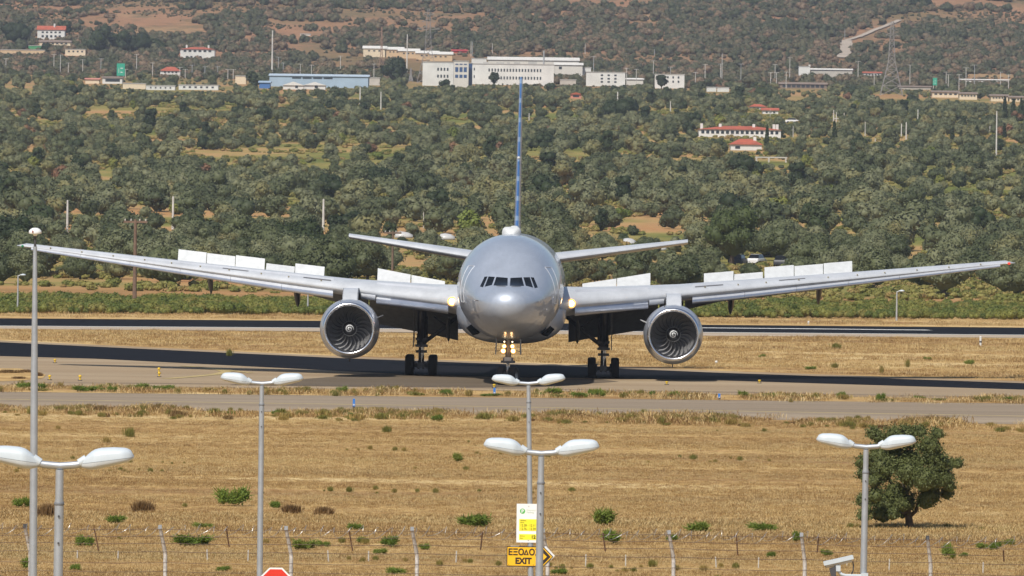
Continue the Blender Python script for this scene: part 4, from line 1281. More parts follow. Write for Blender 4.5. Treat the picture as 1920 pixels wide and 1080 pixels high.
# ---- buildings
B_WHITE = plain('white_render', (.57, .57, .55), .8, 0, .13, .2)
B_OFF = plain('off_white_render', (.52, .50, .46), .8, 0, .08, .2)
B_CREAM = plain('cream_render', (.60, .50, .36), .8, 0, .08, .2)
B_TAN = plain('tan_render', (.50, .36, .22), .8, 0, .1, .2)
B_GREYR = plain('grey_flat_roof', (.36, .35, .33), .85, 0, .15, .2)
B_PALER = plain('pale_sheet_roof', (.62, .60, .56), .7, 0, .1, .3)
B_TILE = plain('red_roof_tiles', (.36, .085, .045), .8, 0, .25, .5)
B_RUST = plain('brown_roof', (.20, .15, .12), .85, 0, .2, .3)
B_BLUE = plain('blue_cladding', (.29, .38, .48), .6, 0, .08, .2)
B_BLUE2 = plain('deep_blue_cladding', (.05, .14, .36), .5, 0, .1, .2)
B_GLASS = plain('window_glass', (.02, .028, .04), .1, 0, .2)
B_BGLASS = plain('blue_window_glass', (.03, .075, .18), .12, 0, .2)
B_PINK = plain('salmon_render', (.50, .20, .15), .8, 0, .1, .2)
B_RED = plain('red_canopy', (.40, .03, .03), .6)
B_CONC = plain('raw_concrete', (.42, .39, .35), .85, 0, .12, .4)
B_GREEN = plain('green_sheeting', (.05, .25, .10), .6)

def site(px, pyb):
    g_ = ground_at(px, pyb)
    return g_, g_.y / F

def building(name, label, cat, px0, px1, pyt, pyb, wall=None, depth=9., roof='flat', rmat=None, rh=0., over=.4, wins=(), wmat=None, chim=(), D=None, keep=None, extra=None):
    pxm = (px0 + px1) / 2
    if D is None or D > 3500 or D < 3300:
        g_, k = site(pxm, pyb)
    else:
        p = up(pxm, pyb, D); k = D / F
        g_ = Vector((p.x, D, float(tz(p.x, D))))
    W = (px1 - px0) * k
    zt = up(pxm, pyt, g_.y).z - g_.z
    t = thing(name, label, cat, g_)
    wl = MB().box((-W / 2, 0, -3), (W / 2, depth, zt)).build('wall', wall or B_WHITE, t)
    rmat = rmat or B_GREYR
    if roof == 'flat':
        MB().box((-W / 2 - .15, -.15, zt + .003), (W / 2 + .15, depth + .15, zt + .003 + max(.25, rh * k))).build('roof', rmat, t)
    else:
        h = rh * k
        x0, x1, y0, y1 = -W / 2 - over, W / 2 + over, -over, depth + over
        if roof == 'hip':
            i = min((y1 - y0) / 2, (x1 - x0) * .32)
            vs = [(x0, y0, zt), (x1, y0, zt), (x1, y1, zt), (x0, y1, zt), (x0 + i, (y0 + y1) / 2, zt + h), (x1 - i, (y0 + y1) / 2, zt + h)]
            fs = [(0, 1, 5, 4), (1, 2, 5), (2, 3, 4, 5), (3, 0, 4), (3, 2, 1, 0)]
        elif roof == 'gable':   # ridge runs across the picture
            vs = [(x0, y0, zt), (x1, y0, zt), (x1, y1, zt), (x0, y1, zt), (x0, (y0 + y1) / 2, zt + h), (x1, (y0 + y1) / 2, zt + h)]
            fs = [(0, 1, 5, 4), (1, 2, 5), (2, 3, 4, 5), (3, 0, 4), (3, 2, 1, 0)]
        else:                   # front gable: ridge runs away from the viewer
            vs = [(x0, y0, zt), (x1, y0, zt), (x1, y1, zt), (x0, y1, zt), ((x0 + x1) / 2, y0, zt + h), ((x0 + x1) / 2, y1, zt + h)]
            fs = [(0, 1, 4), (1, 2, 5, 4), (2, 3, 5), (3, 0, 4, 5), (3, 2, 1, 0)]
        MB().add([(a, b_, c + .003) for a, b_, c in vs], fs).build('roof', rmat, t)
    for cx_ in chim:
        x = (cx_ - pxm) * k
        MB().box((x - .35, depth * .35, zt), (x + .35, depth * .35 + .7, zt + (rh + 4) * k)).build('chimney', B_WHITE, t)
    for (wx0, wx1, wy0, wy1, n, fill) in wins:      # a row of n windows between pixel columns
        for i in range(n):
            step = (wx1 - wx0) / n
            a = (wx0 + step * (i + .5 - fill / 2) - pxm) * k; b_ = (wx0 + step * (i + .5 + fill / 2) - pxm) * k
            za = up(pxm, wy1, g_.y).z - g_.z; zb = up(pxm, wy0, g_.y).z - g_.z
            MB().box((a, -.06, za), (b_, .05, zb)).build('window', wmat or B_GLASS, t)
    KEEP.append((px0 - 2, px1 + 2, pyb - (keep if keep is not None else 3), g_.y, pyt))
    return t, g_, k, zt

# big white complex
building('office_block', 'left wing of the large white office complex, with two rows of four windows', 'building', 792, 850, 117, 161, B_WHITE, 14, wins=[(818, 842, 127, 132.5, 4, .5), (818, 842, 140, 145.5, 4, .5)], D=3290, keep=6)
building('entrance_tower', 'cream entrance block of the white complex with large blue windows', 'building', 850.5, 878, 115, 164, B_CREAM if False else B_OFF, 14, wins=[(852, 876, 126, 135, 3, .72), (852, 876, 140, 146, 3, .72), (852, 876, 119.5, 121.5, 3, .7)], wmat=B_BGLASS, D=3286, keep=4)
building('glass_stair_tower', 'narrow blue glass stair tower in the middle of the white complex', 'building', 878.5, 885, 119, 163, B_BGLASS, 12, D=3292, keep=4)
t, g_, k, zt = building('office_block', 'long right wing of the white complex with two long rows of small windows', 'building', 885.5, 1038, 121, 160, B_WHITE, 16,
         wins=[(887, 891, 128, 133, 1, .5), (887, 891, 142, 147, 1, .5), (914, 1016, 129, 134.5, 18, .46), (914, 1016, 143.5, 149, 18, .46)], D=3294, keep=4)
for x0, x1, h in ((905, 916, 3.5), (930, 945, 3), (950, 956, 3.5), (963, 975, 3.5), (990, 1006, 5)):
    MB().box(((x0 - 961.75) * k, 4, zt + .26), ((x1 - 961.75) * k, 8, zt + .26 + h * k)).build('roof_unit', B_GREYR, t)
building('factory_hall', 'long pale roofed hall rising behind the white complex', 'building', 915, 1085, 113, 140, B_OFF, 30, 'gable', B_PALER, 7, D=3400)
building('factory_hall', 'small white hall at the left end behind the white complex', 'building', 884, 912, 110, 130, B_WHITE, 10, D=3395)
building('factory_hall', 'pale hall with one dark door, right of the white complex', 'building', 1040, 1092, 122, 140, B_OFF, 14, 'gable', B_PALER, 5, wins=[(1047, 1054, 125, 130, 1, .8)], D=3370)
building('annex', 'low white annex at the right end behind the white complex', 'building', 1078, 1108, 127, 138, B_WHITE, 10, D=3375)
# tan warehouses in a stepped row
for x0, x1, yt_, yb, lab in ((681, 724, 91, 108, 'largest tan warehouse, leftmost of the stepped row on the slope'), (722, 756, 93, 108, 'second tan warehouse from the left in the stepped row, green door beside it'),
                         (747, 786, 96, 110, 'third tan warehouse in the stepped row on the slope'), (780, 822, 100, 113, 'tan warehouse with two dark openings near the right of the stepped row'), (806, 848, 102, 115, 'rightmost tan warehouse of the stepped row, beside the red canopy')):
    building('warehouse', lab, 'warehouse', x0, x1, yt_, yb, B_TAN if x0 > 690 else B_CREAM, 12, 'gable', B_PALER, 5.5, wins=[(x0 + 6, x1 - 8, yt_ + 3, yt_ + 5.5, 3, .4)], D=3700 - (x0 - 680) * .3)
building('red_canopy', 'red canopy roof beside the tan warehouses', 'canopy', 848, 875, 95.5, 99, B_RED, 8, 'gable', B_RED, 3, D=3640)
# right white blocks
building('apartment_block', 'white block with three rows of small dark windows, right of the white complex', 'building', 1099, 1172, 136, 162, B_WHITE, 12, wins=[(1122, 1160, 139.5, 142.5, 3, .35), (1122, 1160, 146, 149, 3, .35), (1122, 1160, 152, 155, 3, .35)], D=3240)
building('apartment_block', 'white block partly hidden by a dark tree, with a few dark windows', 'building', 1228, 1283, 140, 166, B_WHITE, 12, wins=[(1247, 1277, 143, 147, 3, .3), (1247, 1277, 151, 155, 3, .3)], D=3230)
building('shed', 'long low white shed between the two white blocks', 'shed', 1175, 1206, 149, 160, B_OFF, 8, 'gable', B_PALER, 3, D=3235)
building('shed', 'low grey shed beneath the right end of the white complex', 'shed', 1050, 1080, 150, 160, B_CONC, 8, D=3235)
building('cottage', 'small salmon cottage with a low red gable, in the orchard below the white block', 'house', 1070, 1090, 177, 185, B_PINK, 7, 'front', B_TILE, 4, wins=[(1073, 1087, 178.5, 182, 1, .8)], D=2830, keep=1)
# blue factory
building('blue_factory', 'long light blue factory hall left of the tall trees', 'factory', 505, 690, 143, 164, B_BLUE, 26, 'gable', plain('blue_roof', (.40, .48, .56), .6), 5, wins=[(546, 625, 145, 148, 4, .85)], D=3210, keep=4)
building('blue_annex', 'deep blue annex at the left end of the blue factory', 'factory', 486, 506, 155, 166, B_BLUE2, 12, 'gable', B_BLUE, 4, D=3195)
building('gable_shed', 'left one of the two white gabled sheds in front of the blue factory', 'shed', 531, 569, 160, 168, B_WHITE, 10, 'front', B_WHITE, 7, wins=[(552, 560, 160, 165, 1, .6)], D=3150)
building('gable_shed', 'right one of the two white gabled sheds in front of the blue factory', 'shed', 570, 610, 160, 168, B_WHITE, 10, 'front', B_WHITE, 6.5, wins=[(588, 598, 160, 165, 1, .6)], D=3150)
building('storage_wall', 'grey flat roofed store right of the blue factory', 'shed', 655, 712, 146, 160, B_CONC, 8, D=3245)
# left villas
building('villa', 'white two-storey villa with red roof high on the left slope', 'house', 70, 121, 56, 74, B_WHITE, 10, 'gable', B_TILE, 8, wins=[(76, 116, 59, 62, 5, .5), (76, 116, 66, 70, 5, .5)], chim=(101,), D=3950, keep=7)
building('terrace_house', 'low brown roofed house on the terraces below the white villa', 'house', 74, 132, 79, 86, B_CREAM, 8, 'gable', B_RUST, 4, wins=[(78, 128, 80, 83, 6, .5)], D=3860)
building('terrace_wall', 'cream retaining building right below the terraces', 'building', 122, 160, 93, 105, B_CREAM, 7, wins=[(125, 158, 95, 98, 4, .4)], D=3790)
building('green_shed', 'small shed with green sheeting left of the terraces', 'shed', 53, 78, 86, 92, B_GREEN, 5, D=3840)
building('terrace_wall', 'long low tan wall on the far left of the terraces', 'wall', 0, 84, 94, 101, B_TAN, 3, D=3800)
building('salmon_house', 'salmon and white two-storey house with red hipped roof and two chimneys', 'house', 338, 402, 92.5, 111, B_WHITE, 12, 'hip', B_TILE, 4.5, wins=[(342, 398, 94, 97.5, 6, .55), (346, 380, 105, 110, 4, .5)], chim=(349, 390), D=3700, keep=6)
t = building('salmon_balcony', 'salmon balcony band across the front of the red roofed house', 'balcony', 336, 404, 98.5, 103.5, B_PINK, 2, D=3697)
building('bungalow', 'low white bungalow with a wide orange roof, left of the highway lamps', 'house', 300, 338, 133, 139, B_WHITE, 12, 'hip', B_TILE, 8, wins=[(306, 334, 134, 137, 4, .5)], D=3340, keep=1)
building('cottage', 'small white cottage with flat brown roof and wide window, right of the pink cottage', 'house', 192, 229, 146, 157, B_WHITE, 8, 'gable', B_RUST, 3, wins=[(196, 226, 148, 153, 1, .9)], D=3160, keep=1)
building('cottage', 'pale pink cottage at the left end of the low white sheds', 'house', 160, 186, 149, 157, B_CREAM, 8, 'gable', B_PINK, 3, D=3160)
building('shed', 'long white shed in the row at the orchard edge on the left', 'shed', 274, 328, 161, 169, B_WHITE, 6, D=3080, wins=[(278, 324, 163, 166, 5, .3)], keep=1)
building('shed', 'cream shed at the left end of the white sheds at the orchard edge', 'shed', 230, 273, 157, 167, B_CREAM, 6, D=3090)
building('shed', 'white shed at the right end of the row at the orchard edge', 'shed', 335, 409, 160, 169, B_WHITE, 6, D=3085, wins=[(340, 404, 162, 165, 6, .4)], keep=1)
building('kiosk', 'cream pumping kiosk left of the blue factory', 'building', 441, 461, 143, 158, B_CREAM, 6, D=3200)
# right side
building('hotel', 'long villa with a row of red hipped roofs above a white arcade', 'house', 1310, 1464, 243, 258, B_WHITE, 14, 'hip', B_TILE, 7, wins=[(1313, 1461, 245, 251, 16, .6)], chim=(1316, 1351, 1414, 1452, 1458), D=2330, keep=2)
for x in (1335, 1375, 1440):
    g2 = up(x, 243, 2329); k = 2329 / F
    o = thing('roof_pavilion', 'red hipped roof pavilion, the %s one on the long villa' % {1335: 'leftmost', 1375: 'middle', 1440: 'rightmost'}[x], 'roof', (g2.x, 2329, g2.z))
    wv = 22 * k; MB().add([(-wv, -.5, .1), (wv, -.5, .1), (wv, 14, .1), (-wv, 14, .1), (0, 7, 9 * k)], [(0, 1, 4), (1, 2, 4), (2, 3, 4), (3, 0, 4)]).build('roof', B_TILE, o)
building('villa', 'white villa with wide red roof in front of the long villa', 'house', 1370, 1428, 271, 282, B_WHITE, 12, 'hip', B_TILE, 11, wins=[(1374, 1392, 274, 279, 1, .5)], chim=(1416,), D=2210, keep=1)
building('villa', 'upper of two white houses with red roofs on the right slope', 'house', 1406, 1436, 200, 207, B_WHITE, 9, 'hip', B_TILE, 5, wins=[(1410, 1432, 202, 205, 3, .5)], D=2640, keep=1)
building('villa', 'lower of two white houses with red roofs on the right slope', 'house', 1430, 1459, 207, 214, B_WHITE, 9, 'gable', B_TILE, 5, wins=[(1434, 1455, 209, 212, 3, .5)], D=2590, keep=1)
building('white_house', 'white house with a chimney and long pale roof beside it, above the brown shed', 'house', 1498, 1519, 125, 133, B_WHITE, 8, chim=(1518,), D=3420, keep=1)
building('long_shed', 'long shed with a pale flat roof right of the white house', 'shed', 1521, 1598, 131, 137, B_CONC, 10, 'gable', B_PALER, 3, D=3430)
building('red_shed', 'white shed with a red roof left of the large pylon', 'shed', 1619, 1653, 137, 143, B_WHITE, 8, 'gable', B_TILE, 3, wins=[(1622, 1650, 138.5, 141, 5, .5)], D=3420)
building('open_barn', 'long open barn with dark brown roof over a brown bank', 'barn', 1462, 1550, 158, 166, B_RUST, 10, 'gable', B_RUST, 4, wins=[(1466, 1546, 159, 164, 9, .7)], D=3130, keep=0)
building('container', 'left one of the two white containers at the orchard edge', 'container', 1325, 1343, 164, 172, B_WHITE, 4, D=3060, keep=0)
building('container', 'right one of the two white containers at the orchard edge', 'container', 1345, 1367, 164.5, 172.5, B_WHITE, 4, D=3060, keep=0)
for x0, x1, yt_, yb, lab in ((1748, 1798, 173, 183, 'leftmost cream house with a flat grey roof in the row below the green road sign'), (1799, 1832, 176, 187, 'middle cream house of the row, its roof a step lower'),
                             (1858, 1890, 180, 190, 'cream house at the right part of the row, next to dark cypresses'), (1893, 1925, 183, 191, 'low pale house cut by the right frame edge')):
    building('row_house', lab, 'house', x0, x1, yt_, yb, B_CREAM, 9, 'gable', B_RUST, 3.5, wins=[(x0 + 2, x1 - 2, yt_ + 2, yt_ + 5, 5, .55)], D=2960, keep=0)
building('long_roof', 'long low grey roof left of the cream row of houses', 'shed', 1686, 1746, 163, 168, B_CONC, 8, 'gable', B_RUST, 2.5, D=3090)
building('long_shed', 'long white roof by the highway on the far right', 'shed', 1802, 1892, 150, 154, B_WHITE, 8, 'gable', B_PALER, 2, D=3230)
t, g_, k, zt = building('white_shed', 'tiny white shed on the dark slope at the top left', 'shed', 563, 582, 64, 68, B_OFF, 5, D=4200)
building('hill_house', 'pale ruin cut by the top edge of the picture', 'house', 1397, 1428, -6, 3, B_OFF, 8, D=5350)
# concrete frame in the orchard
g_, k = site(1446, 305)
t = thing('concrete_frame', 'unfinished grey concrete frame standing in the orchard', 'structure', g_)
for x0, x1, z0, z1 in ((1416, 1476, 294.5, 297), (1440, 1443, 297, 307), (1472, 1475, 297, 307), (1417, 1420, 297, 307)):
    MB().box(((x0 - 1446) * k, 0, (305 - z1) * k), ((x1 - 1446) * k, 3 if z0 < 296 else .5, (305 - z0) * k - .004)).build('beam' if z0 < 296 else 'column', B_CONC, t)
KEEP.append((1412, 1478, 303, g_.y, 294))
g_, k = site(1590, 228)
t = thing('steel_portal', 'pale goalpost-like portal frame in the orchard at the right', 'structure', g_)
MB().box((-28 * k, 0, 4 * k), (14 * k, .4, 6 * k)).build('beam', B_CONC, t)
for x in (-28, -8, 13): MB().box((x * k, 0.41, -1), ((x + 1.5) * k, .8, 16 * k if x < 0 else 8 * k)).build('column', B_CONC, t)
# solar panels
SOL = plain('solar_cells', (.05, .075, .16), .2, 0, .2)
g_, k = site(540, 288)
for i, (x0, x1) in enumerate(((342, 372), (380, 412), (428, 452), (454, 500), (510, 585), (588, 604), (634, 655), (722, 744))):
    g_ = Vector((up((x0 + x1) / 2, 290, 2090).x, 2090, 0)); g_.z = up((x0 + x1) / 2, 286.5, 2090).z
    t = thing('solar_panel_row', 'row of tilted blue solar panels in a gap of the orchard', 'solar panels', g_, 0, 'solar panel rows in the orchard')
    W = (x1 - x0) * k / 2
    MB().add([(-W, 0, -.6), (W, 0, -.6), (W, 1.6, .75), (-W, 1.6, .75), (-W, .05, -.66), (W, .05, -.66), (W, 1.65, .69), (-W, 1.65, .69)], [(0, 1, 2, 3), (7, 6, 5, 4), (0, 4, 5, 1), (1, 5, 6, 2), (2, 6, 7, 3), (3, 7, 4, 0)]).build('panel', SOL, t)
    mb = MB()
    for x in np.linspace(-W * .9, W * .9, 3): mb.box((x - .06, .9, -4), (x + .06, 1.02, .1))
    mb.build('stand', B_CONC, t)
    KEEP.append((x0, x1, 287, 2090, 282))

# green road signs
for x0, x1, y0, y1, yb, lab in ((219, 234, 119, 142, 152, 'large green highway sign on the left, among lamp poles'), (1749, 1757, 146, 160, 168, 'small green highway sign on the right')):
    D = 3180.; k = D / F
    c = up((x0 + x1) / 2, (y0 + y1) / 2, D); W = (x1 - x0) * k / 2; h = (y1 - y0) * k / 2
    t = thing('road_sign', lab, 'road sign', (c.x, D, c.z))
    MB().box((-W, 0, -h), (W, .15, h)).build('panel', plain('sign_green_%d' % x0, (.02, .30, .20), .5, emit=0), t)
    for x in (-W * .7, W * .7): MB().box((x - .12, .16, -h - 9), (x + .12, .4, h)).build('post', B_CONC, t)
    MB().box((-W * .55, -.02, -h * .55), (-W * .45, -.001, h * .2)).build('arrow_mark', B_WHITE, t)
    MB().box((-W * .1, -.02, h * .15), (W * .55, -.001, h * .3)).build('text_bar', B_WHITE, t)
    MB().box((-W * .1, -.02, -h * .5), (W * .45, -.001, -h * .35)).build('text_bar', B_WHITE, t)
    KEEP.append((x0 - 2, x1 + 2, y1, D, y0))

# ---- poles
PALE = plain('pale_pole', (.50, .48, .45), .8, 0, .2, .6)
WOOD = plain('wooden_pole', (.15, .095, .065), .9, 0, .25, 2)
STEELP = plain('grey_pole', (.36, .37, .38), .6, .3, .1)
def pole(px, yt_, yb, label, mat, rad, D=None, arm=None, group=None, name='utility_pole', cat='pole', deep=0):
    if D is None or D > 3500:
        g_ = ground_at(px, yb)
    else:
        p = up(px, yb, D); g_ = Vector((p.x, D, float(tz(p.x, D))))
    tp = up(px, yt_, g_.y)
    h = tp.z - g_.z
    t = thing(name, label, cat, g_, 0, group)
    MB().tube([(0, 0, -.5), (0, 0, h)], [rad * 1.25, rad * .8], 8).build('shaft', mat, t, True, 40)
    if arm == 'T':
        MB().box((-1.1, -.08, h - .35), (1.1, .08, h - .15)).build('cross_arm', mat, t)
        for x in (-.95, -.4, .4, .95): MB().lathe([(.07, h - .15), (.08, h), (.001, h + .05)], 8, 'z', (x, 0, 0)).build('insulator', B_CONC, t)
    elif arm == 'L':
        MB().tube([(0, 0, h - .1), (.25, 0, h + .05), (.5, 0, h + .02)], .06, 6).build('arm', mat, t)
        MB().lathe([(.001, h + .14), (.2, h + .1), (.26, h), (.1, h - .05), (.001, h - .05)][::-1], 12, 'z', (.45, 0, 0)).build('lamp_head', G_HEAD, t, True)
    elif arm == 'Y':
        MB().tube([(-1.0, 0, h - .05), (0, 0, h), (1.0, 0, h - .05)], .06, 6).build('arm', mat, t)
    KEEP.append((px - .5, px + .5, yb - (1 if D is None else 0), g_.y, yt_))
    return t
pole(126, 375, 437, 'pale thick concrete pole in the orchard, leftmost of three', PALE, .17)
pole(324, 368, 431, 'pale thick concrete pole in the orchard above the raised left spoilers', PALE, .18)
pole(606, 373, 433, 'pale thick concrete pole in the orchard above the left engine', PALE, .18)
pole(252, 411, 578, 'brown wooden pole with a crossarm behind the left wing', WOOD, .17, arm='T')
pole(735.5, 433, 521, 'brown wooden pole with a crossarm behind the left tailplane', WOOD, .14, arm='T')
pole(794, 398, 428, 'thin grey pole in the orchard left of the fin', PALE, .07)
pole(33, 516, 587, 'slim lamp pole by the far runway at the left frame edge', STEELP, .075, arm='L', name='runway_lamp')
pole(1681, 546, 602, 'slim lamp pole by the far runway at the right, under the wing tip', STEELP, .075, arm='L', name='runway_lamp')
pole(577, 546, 591, 'slim lamp pole by the far runway beside the left engine', STEELP, .075, arm='L', name='runway_lamp')
for px, yt_, yb, rad, lab in ((675, 163, 196, .2, 'pale pole on the orchard edge below the blue factory, left of a pair'), (714, 172, 208, .18, 'pale pole on the orchard edge below the blue factory, right of a pair'), (992, 212, 228, .14, 'short pale pole right beside the fin'),
        (1158, 172, 198, .2, 'pale pole below the white apartment block'), (1257, 190, 210, .16, 'pale pole right of the salmon cottage'), (1868, 208, 294, .17, 'tallest pale pole, near the right frame edge'), (1721, 205, 228, .16, 'pale pole right of the large pylon foot'),
        (1563, 206, 229, .15, 'left pole of a pair beside the lone cypress'), (1568, 210, 229, .14, 'right pole of a pair beside the lone cypress'), (1690, 232, 260, .15, 'left pole of the pair below the large pylon'), (1699, 229, 262, .17, 'right pole of the pair below the large pylon'),
        (1622, 228, 258, .10, 'thin pole between the lone cypress and the pair below the pylon'), (1641, 259, 270, .12, 'short stub pole right of the lone cypress'), (1487, 236, 258, .09, 'thin pole right of the long villa'), (1856, 236, 251, .12, 'short pole left of the tallest pale pole'),
        (1444, 205, 219, .08, 'thin pole in front of the two red roofed houses'), (1335, 190, 202, .07, 'short thin pole above the long villa')):
    pole(px, yt_, yb, lab, PALE, rad)
pole(510, 57, 146, 'tall slim pale mast left of the blue factory', PALE, .30, D=3260)
pole(1019, 95, 165, 'slim dark mast in front of the right end of the white complex', STEELP, .32, D=3230)
pole(763, 64, 124, 'tall pale mast in front of the tan warehouses', PALE, .24, D=3450)
HL = 'grey lamp pole in the scattered row along the distant highway'
HG = 'lamp poles along the highway'
for px, yt_, yb in ((11, 110, 128), (101, 102, 130), (113, 103, 135), (128, 118, 136), (155, 112, 134), (189, 110, 142), (256, 102, 128), (286, 118, 152), (337, 126, 158), (347, 130, 158), (360, 122, 155), (384, 125, 155), (408, 125, 155), (427, 130, 166), (437, 130, 168), (522, 107, 126), (531, 118, 140), (563, 120, 140), (584, 122, 140), (638, 105, 143),
                    (701, 120, 145), (744, 120, 142), (883, 77, 106), (885.5, 78, 106), (923, 81, 105), (1097, 82, 102), (1113, 106, 122), (1175, 128, 146), (1193, 130, 146), (1225, 114, 128), (1227, 92, 105), (1257, 126, 145), (1304, 136, 150), (1322, 121, 142), (1351, 120, 140), (1354, 100, 114), (1389, 120, 150), (1445, 136, 152), (1453, 121, 150), (1456, 136, 150), (1474, 135, 152), (1481, 108, 124), (1584, 53, 74), (1609, 115, 130), (1639, 138, 156),
                    (1706, 122, 160), (1774, 135, 148), (1778, 140, 163), (1798, 140, 170), (1811, 127, 166), (1827, 122, 162), (1876, 135, 150), (1891, 140, 160), (235, 130, 150)):
    D = float(np.interp(yt_, [50, 80, 100, 140], [4500, 3800, 3400, 3180]))
    pole(px, yt_, yb, HL, PALE if int(px) % 3 else STEELP, .12, D=D, arm='Y' if yt_ > 100 else None, group=HG, name='highway_lamp', cat='lamp post')

# ---- lattice pylons
LAT = plain('pylon_steel', (.30, .28, .27), .6, .4, .1)
def pylon(px, yt_, yb, wb, D, label, arms=((.78, .55), (.88, .45)), mat=None, th=.11):
    p = up(px, yb, D); z0 = float(tz(p.x, D)); k = D / F
    h = up(px, yt_, D).z - z0
    t = thing('lattice_pylon', label, 'pylon', (p.x, D, z0))
    W = wb * k / 2
    def half(u): return W * (1 - u / .45) + W * .3 * (u / .45) if u < .45 else W * (.3 - .2 * (u - .45) / .55)
    lv = [0, .13, .25, .35, .45, .54, .62, .70, .78, .86, .93, 1.]
    mb = MB()
    for sx in (-1, 1):
        for sy in (-1, 1):
            mb.tube([(sx * half(u), sy * half(u), h * u) for u in lv], th * 1.3, 4)
    mb.build('legs', mat or LAT, t)
    mb = MB()
    for u0, u1 in zip(lv[:-1], lv[1:]):
        a, b_ = half(u0), half(u1)
        for sy in (-1, 1):
            mb.tube([(-a, sy * a, h * u0), (b_, sy * b_, h * u1)], th * .7, 4); mb.tube([(a, sy * a, h * u0), (-b_, sy * b_, h * u1)], th * .7, 4)
            mb.tube([(sy * a, -a, h * u0), (sy * b_, b_, h * u1)], th * .7, 4); mb.tube([(-b_, sy * b_, h * u1), (b_, sy * b_, h * u1)], th * .7, 4)
    mb.build('lattice', mat or LAT, t)
    for u, r in arms:
        mb = MB()
        for s in (-1, 1):
            mb.tube([(s * half(u), 0, h * u), (s * W * r * 2, 0, h * u + .3)], th, 4); mb.tube([(s * half(u), 0, h * (u + .04)), (s * W * r * 2, 0, h * u + .3)], th, 4)
        mb.build('cross_arm', mat or LAT, t)
    KEEP.append((px - wb / 2, px + wb / 2, yb - 4, D, yt_))
pylon(1671, 40, 190, 42, 3020, 'large lattice pylon on the right side of the picture', ((.80, .28), (.88, .24), (.95, .18)), th=.075)
pylon(802, 17, 163, 40, 3200, 'tall lattice pylon with spread feet in front of the white complex', ((.72, .55), (.82, .30), (.92, .25)), th=.075)
pylon(715, 50, 132, 10, 3500, 'slim rust-coloured lattice mast left of the tan warehouses', (), plain('pylon_rust', (.28, .17, .12), .8), .08)
pylon(770, 128, 163, 9, 3220, 'short grey lattice mast at the left end of the white complex', (), None, .12)

# ---- dirt road up the hill
DIRT = plain('pale_dirt', (.36, .30, .24), .95, 0, .1, .05)
pts = [(1588, 40, 'x')]
path_px = [(1572, 110), (1580, 103), (1590, 92), (1583, 79), (1592, 76), (1612, 70), (1640, 58), (1664, 49), (1690, 38)]
ROADCLEAR = [(min(a[0], b_[0]) - 3, min(a[1], b_[1]) - 2, max(a[0], b_[0]) + 3, max(a[1], b_[1]) + 2) for a, b_ in zip(path_px[:-1], path_px[1:])]
P = []
for a, b_ in zip(path_px[:-1], path_px[1:]):
    for u in np.linspace(0, 1, 8)[:-1]:
        P.append(ground_at(a[0] + (b_[0] - a[0]) * u, a[1] + (b_[1] - a[1]) * u))
vs, fs = [], []
for i, p in enumerate(P):
    wv = 3.2 if i < 24 else 1.2
    vs += [(p.x - wv, p.y + 1, float(tz(p.x - wv, p.y + 1)) + .5), (p.x + wv, p.y - 1, float(tz(p.x + wv, p.y - 1)) + .5)]
fs = [(2 * i, 2 * i + 1, 2 * i + 3, 2 * i + 2) for i in range(len(P) - 1)]
tag(fix_normals(MB().add(vs, fs).build('dirt_road', DIRT, None, True)), kind='structure')

# ---- cars and white plastic tunnels among the near trees
CARP = [plain('car_paint_white', (.62, .62, .63), .25, 0, .03, coat=.6), plain('car_paint_dark', (.02, .022, .03), .5, 0, .05)]
def car(px, yb, mat, label, rz=0.):
    g_ = ground_at(px, yb)
    t = thing('parked_car', label, 'car', g_, rz, 'cars parked between the orchard trees')
    def sec(x, wd, z0, z1): return [Vector((x, wd * a, z)) for a, z in ((-1, z0), (-1.02, (z0 + z1) / 2), (-.92, z1), (.92, z1), (1.02, (z0 + z1) / 2), (1, z0))]
    MB().rings([sec(x, w_ * .85, .28, z) for x, w_, z in ((-2.1, .9, .7), (-1.95, .98, .92), (-.9, 1, .98), (1.0, 1, .98), (1.9, .97, .86), (2.1, .88, .6))]).build('body', mat, t, True, 40)
    MB().rings([[Vector((x * k_, y * k_, z)) for x, y in ((-1.55, -.78), (1.0, -.78), (1.0, .78), (-1.55, .78))] for z, k_ in ((.95, 1), (1.46, .74))]).build('cabin', A_GLASS, t)
    MB().box((-1.12, -.55, 1.462), (.72, .55, 1.50)).build('roof', mat, t)
    for x in (-1.3, 1.3):
        for y in (-.8, .8):
            wl = MB().lathe([(.001, y - .1), (.2, y - .1), (.31, y - .08), (.31, y + .08), (.2, y + .1), (.001, y + .1)], 16, 'y', (x, 0, .31)).build('wheel', A_BLK, t)
    KEEP.append((px - 12, px + 12, yb - 5, g_.y, yb - 16))
car(1385, 498, CARP[1], 'dark car parked under the trees, left of the white car', 1.3)
car(1419, 497, CARP[0], 'white car parked under the trees beyond the right spoilers', 1.25)
car(1465, 500, CARP[1], 'dark car behind the tops of the right outboard spoilers', 1.4)
car(1486, 231.5, CARP[0], 'white car on the right slope near the long villa', 0)
TUN = plain('white_plastic_film', (.42, .42, .42), .4, 0, .08)
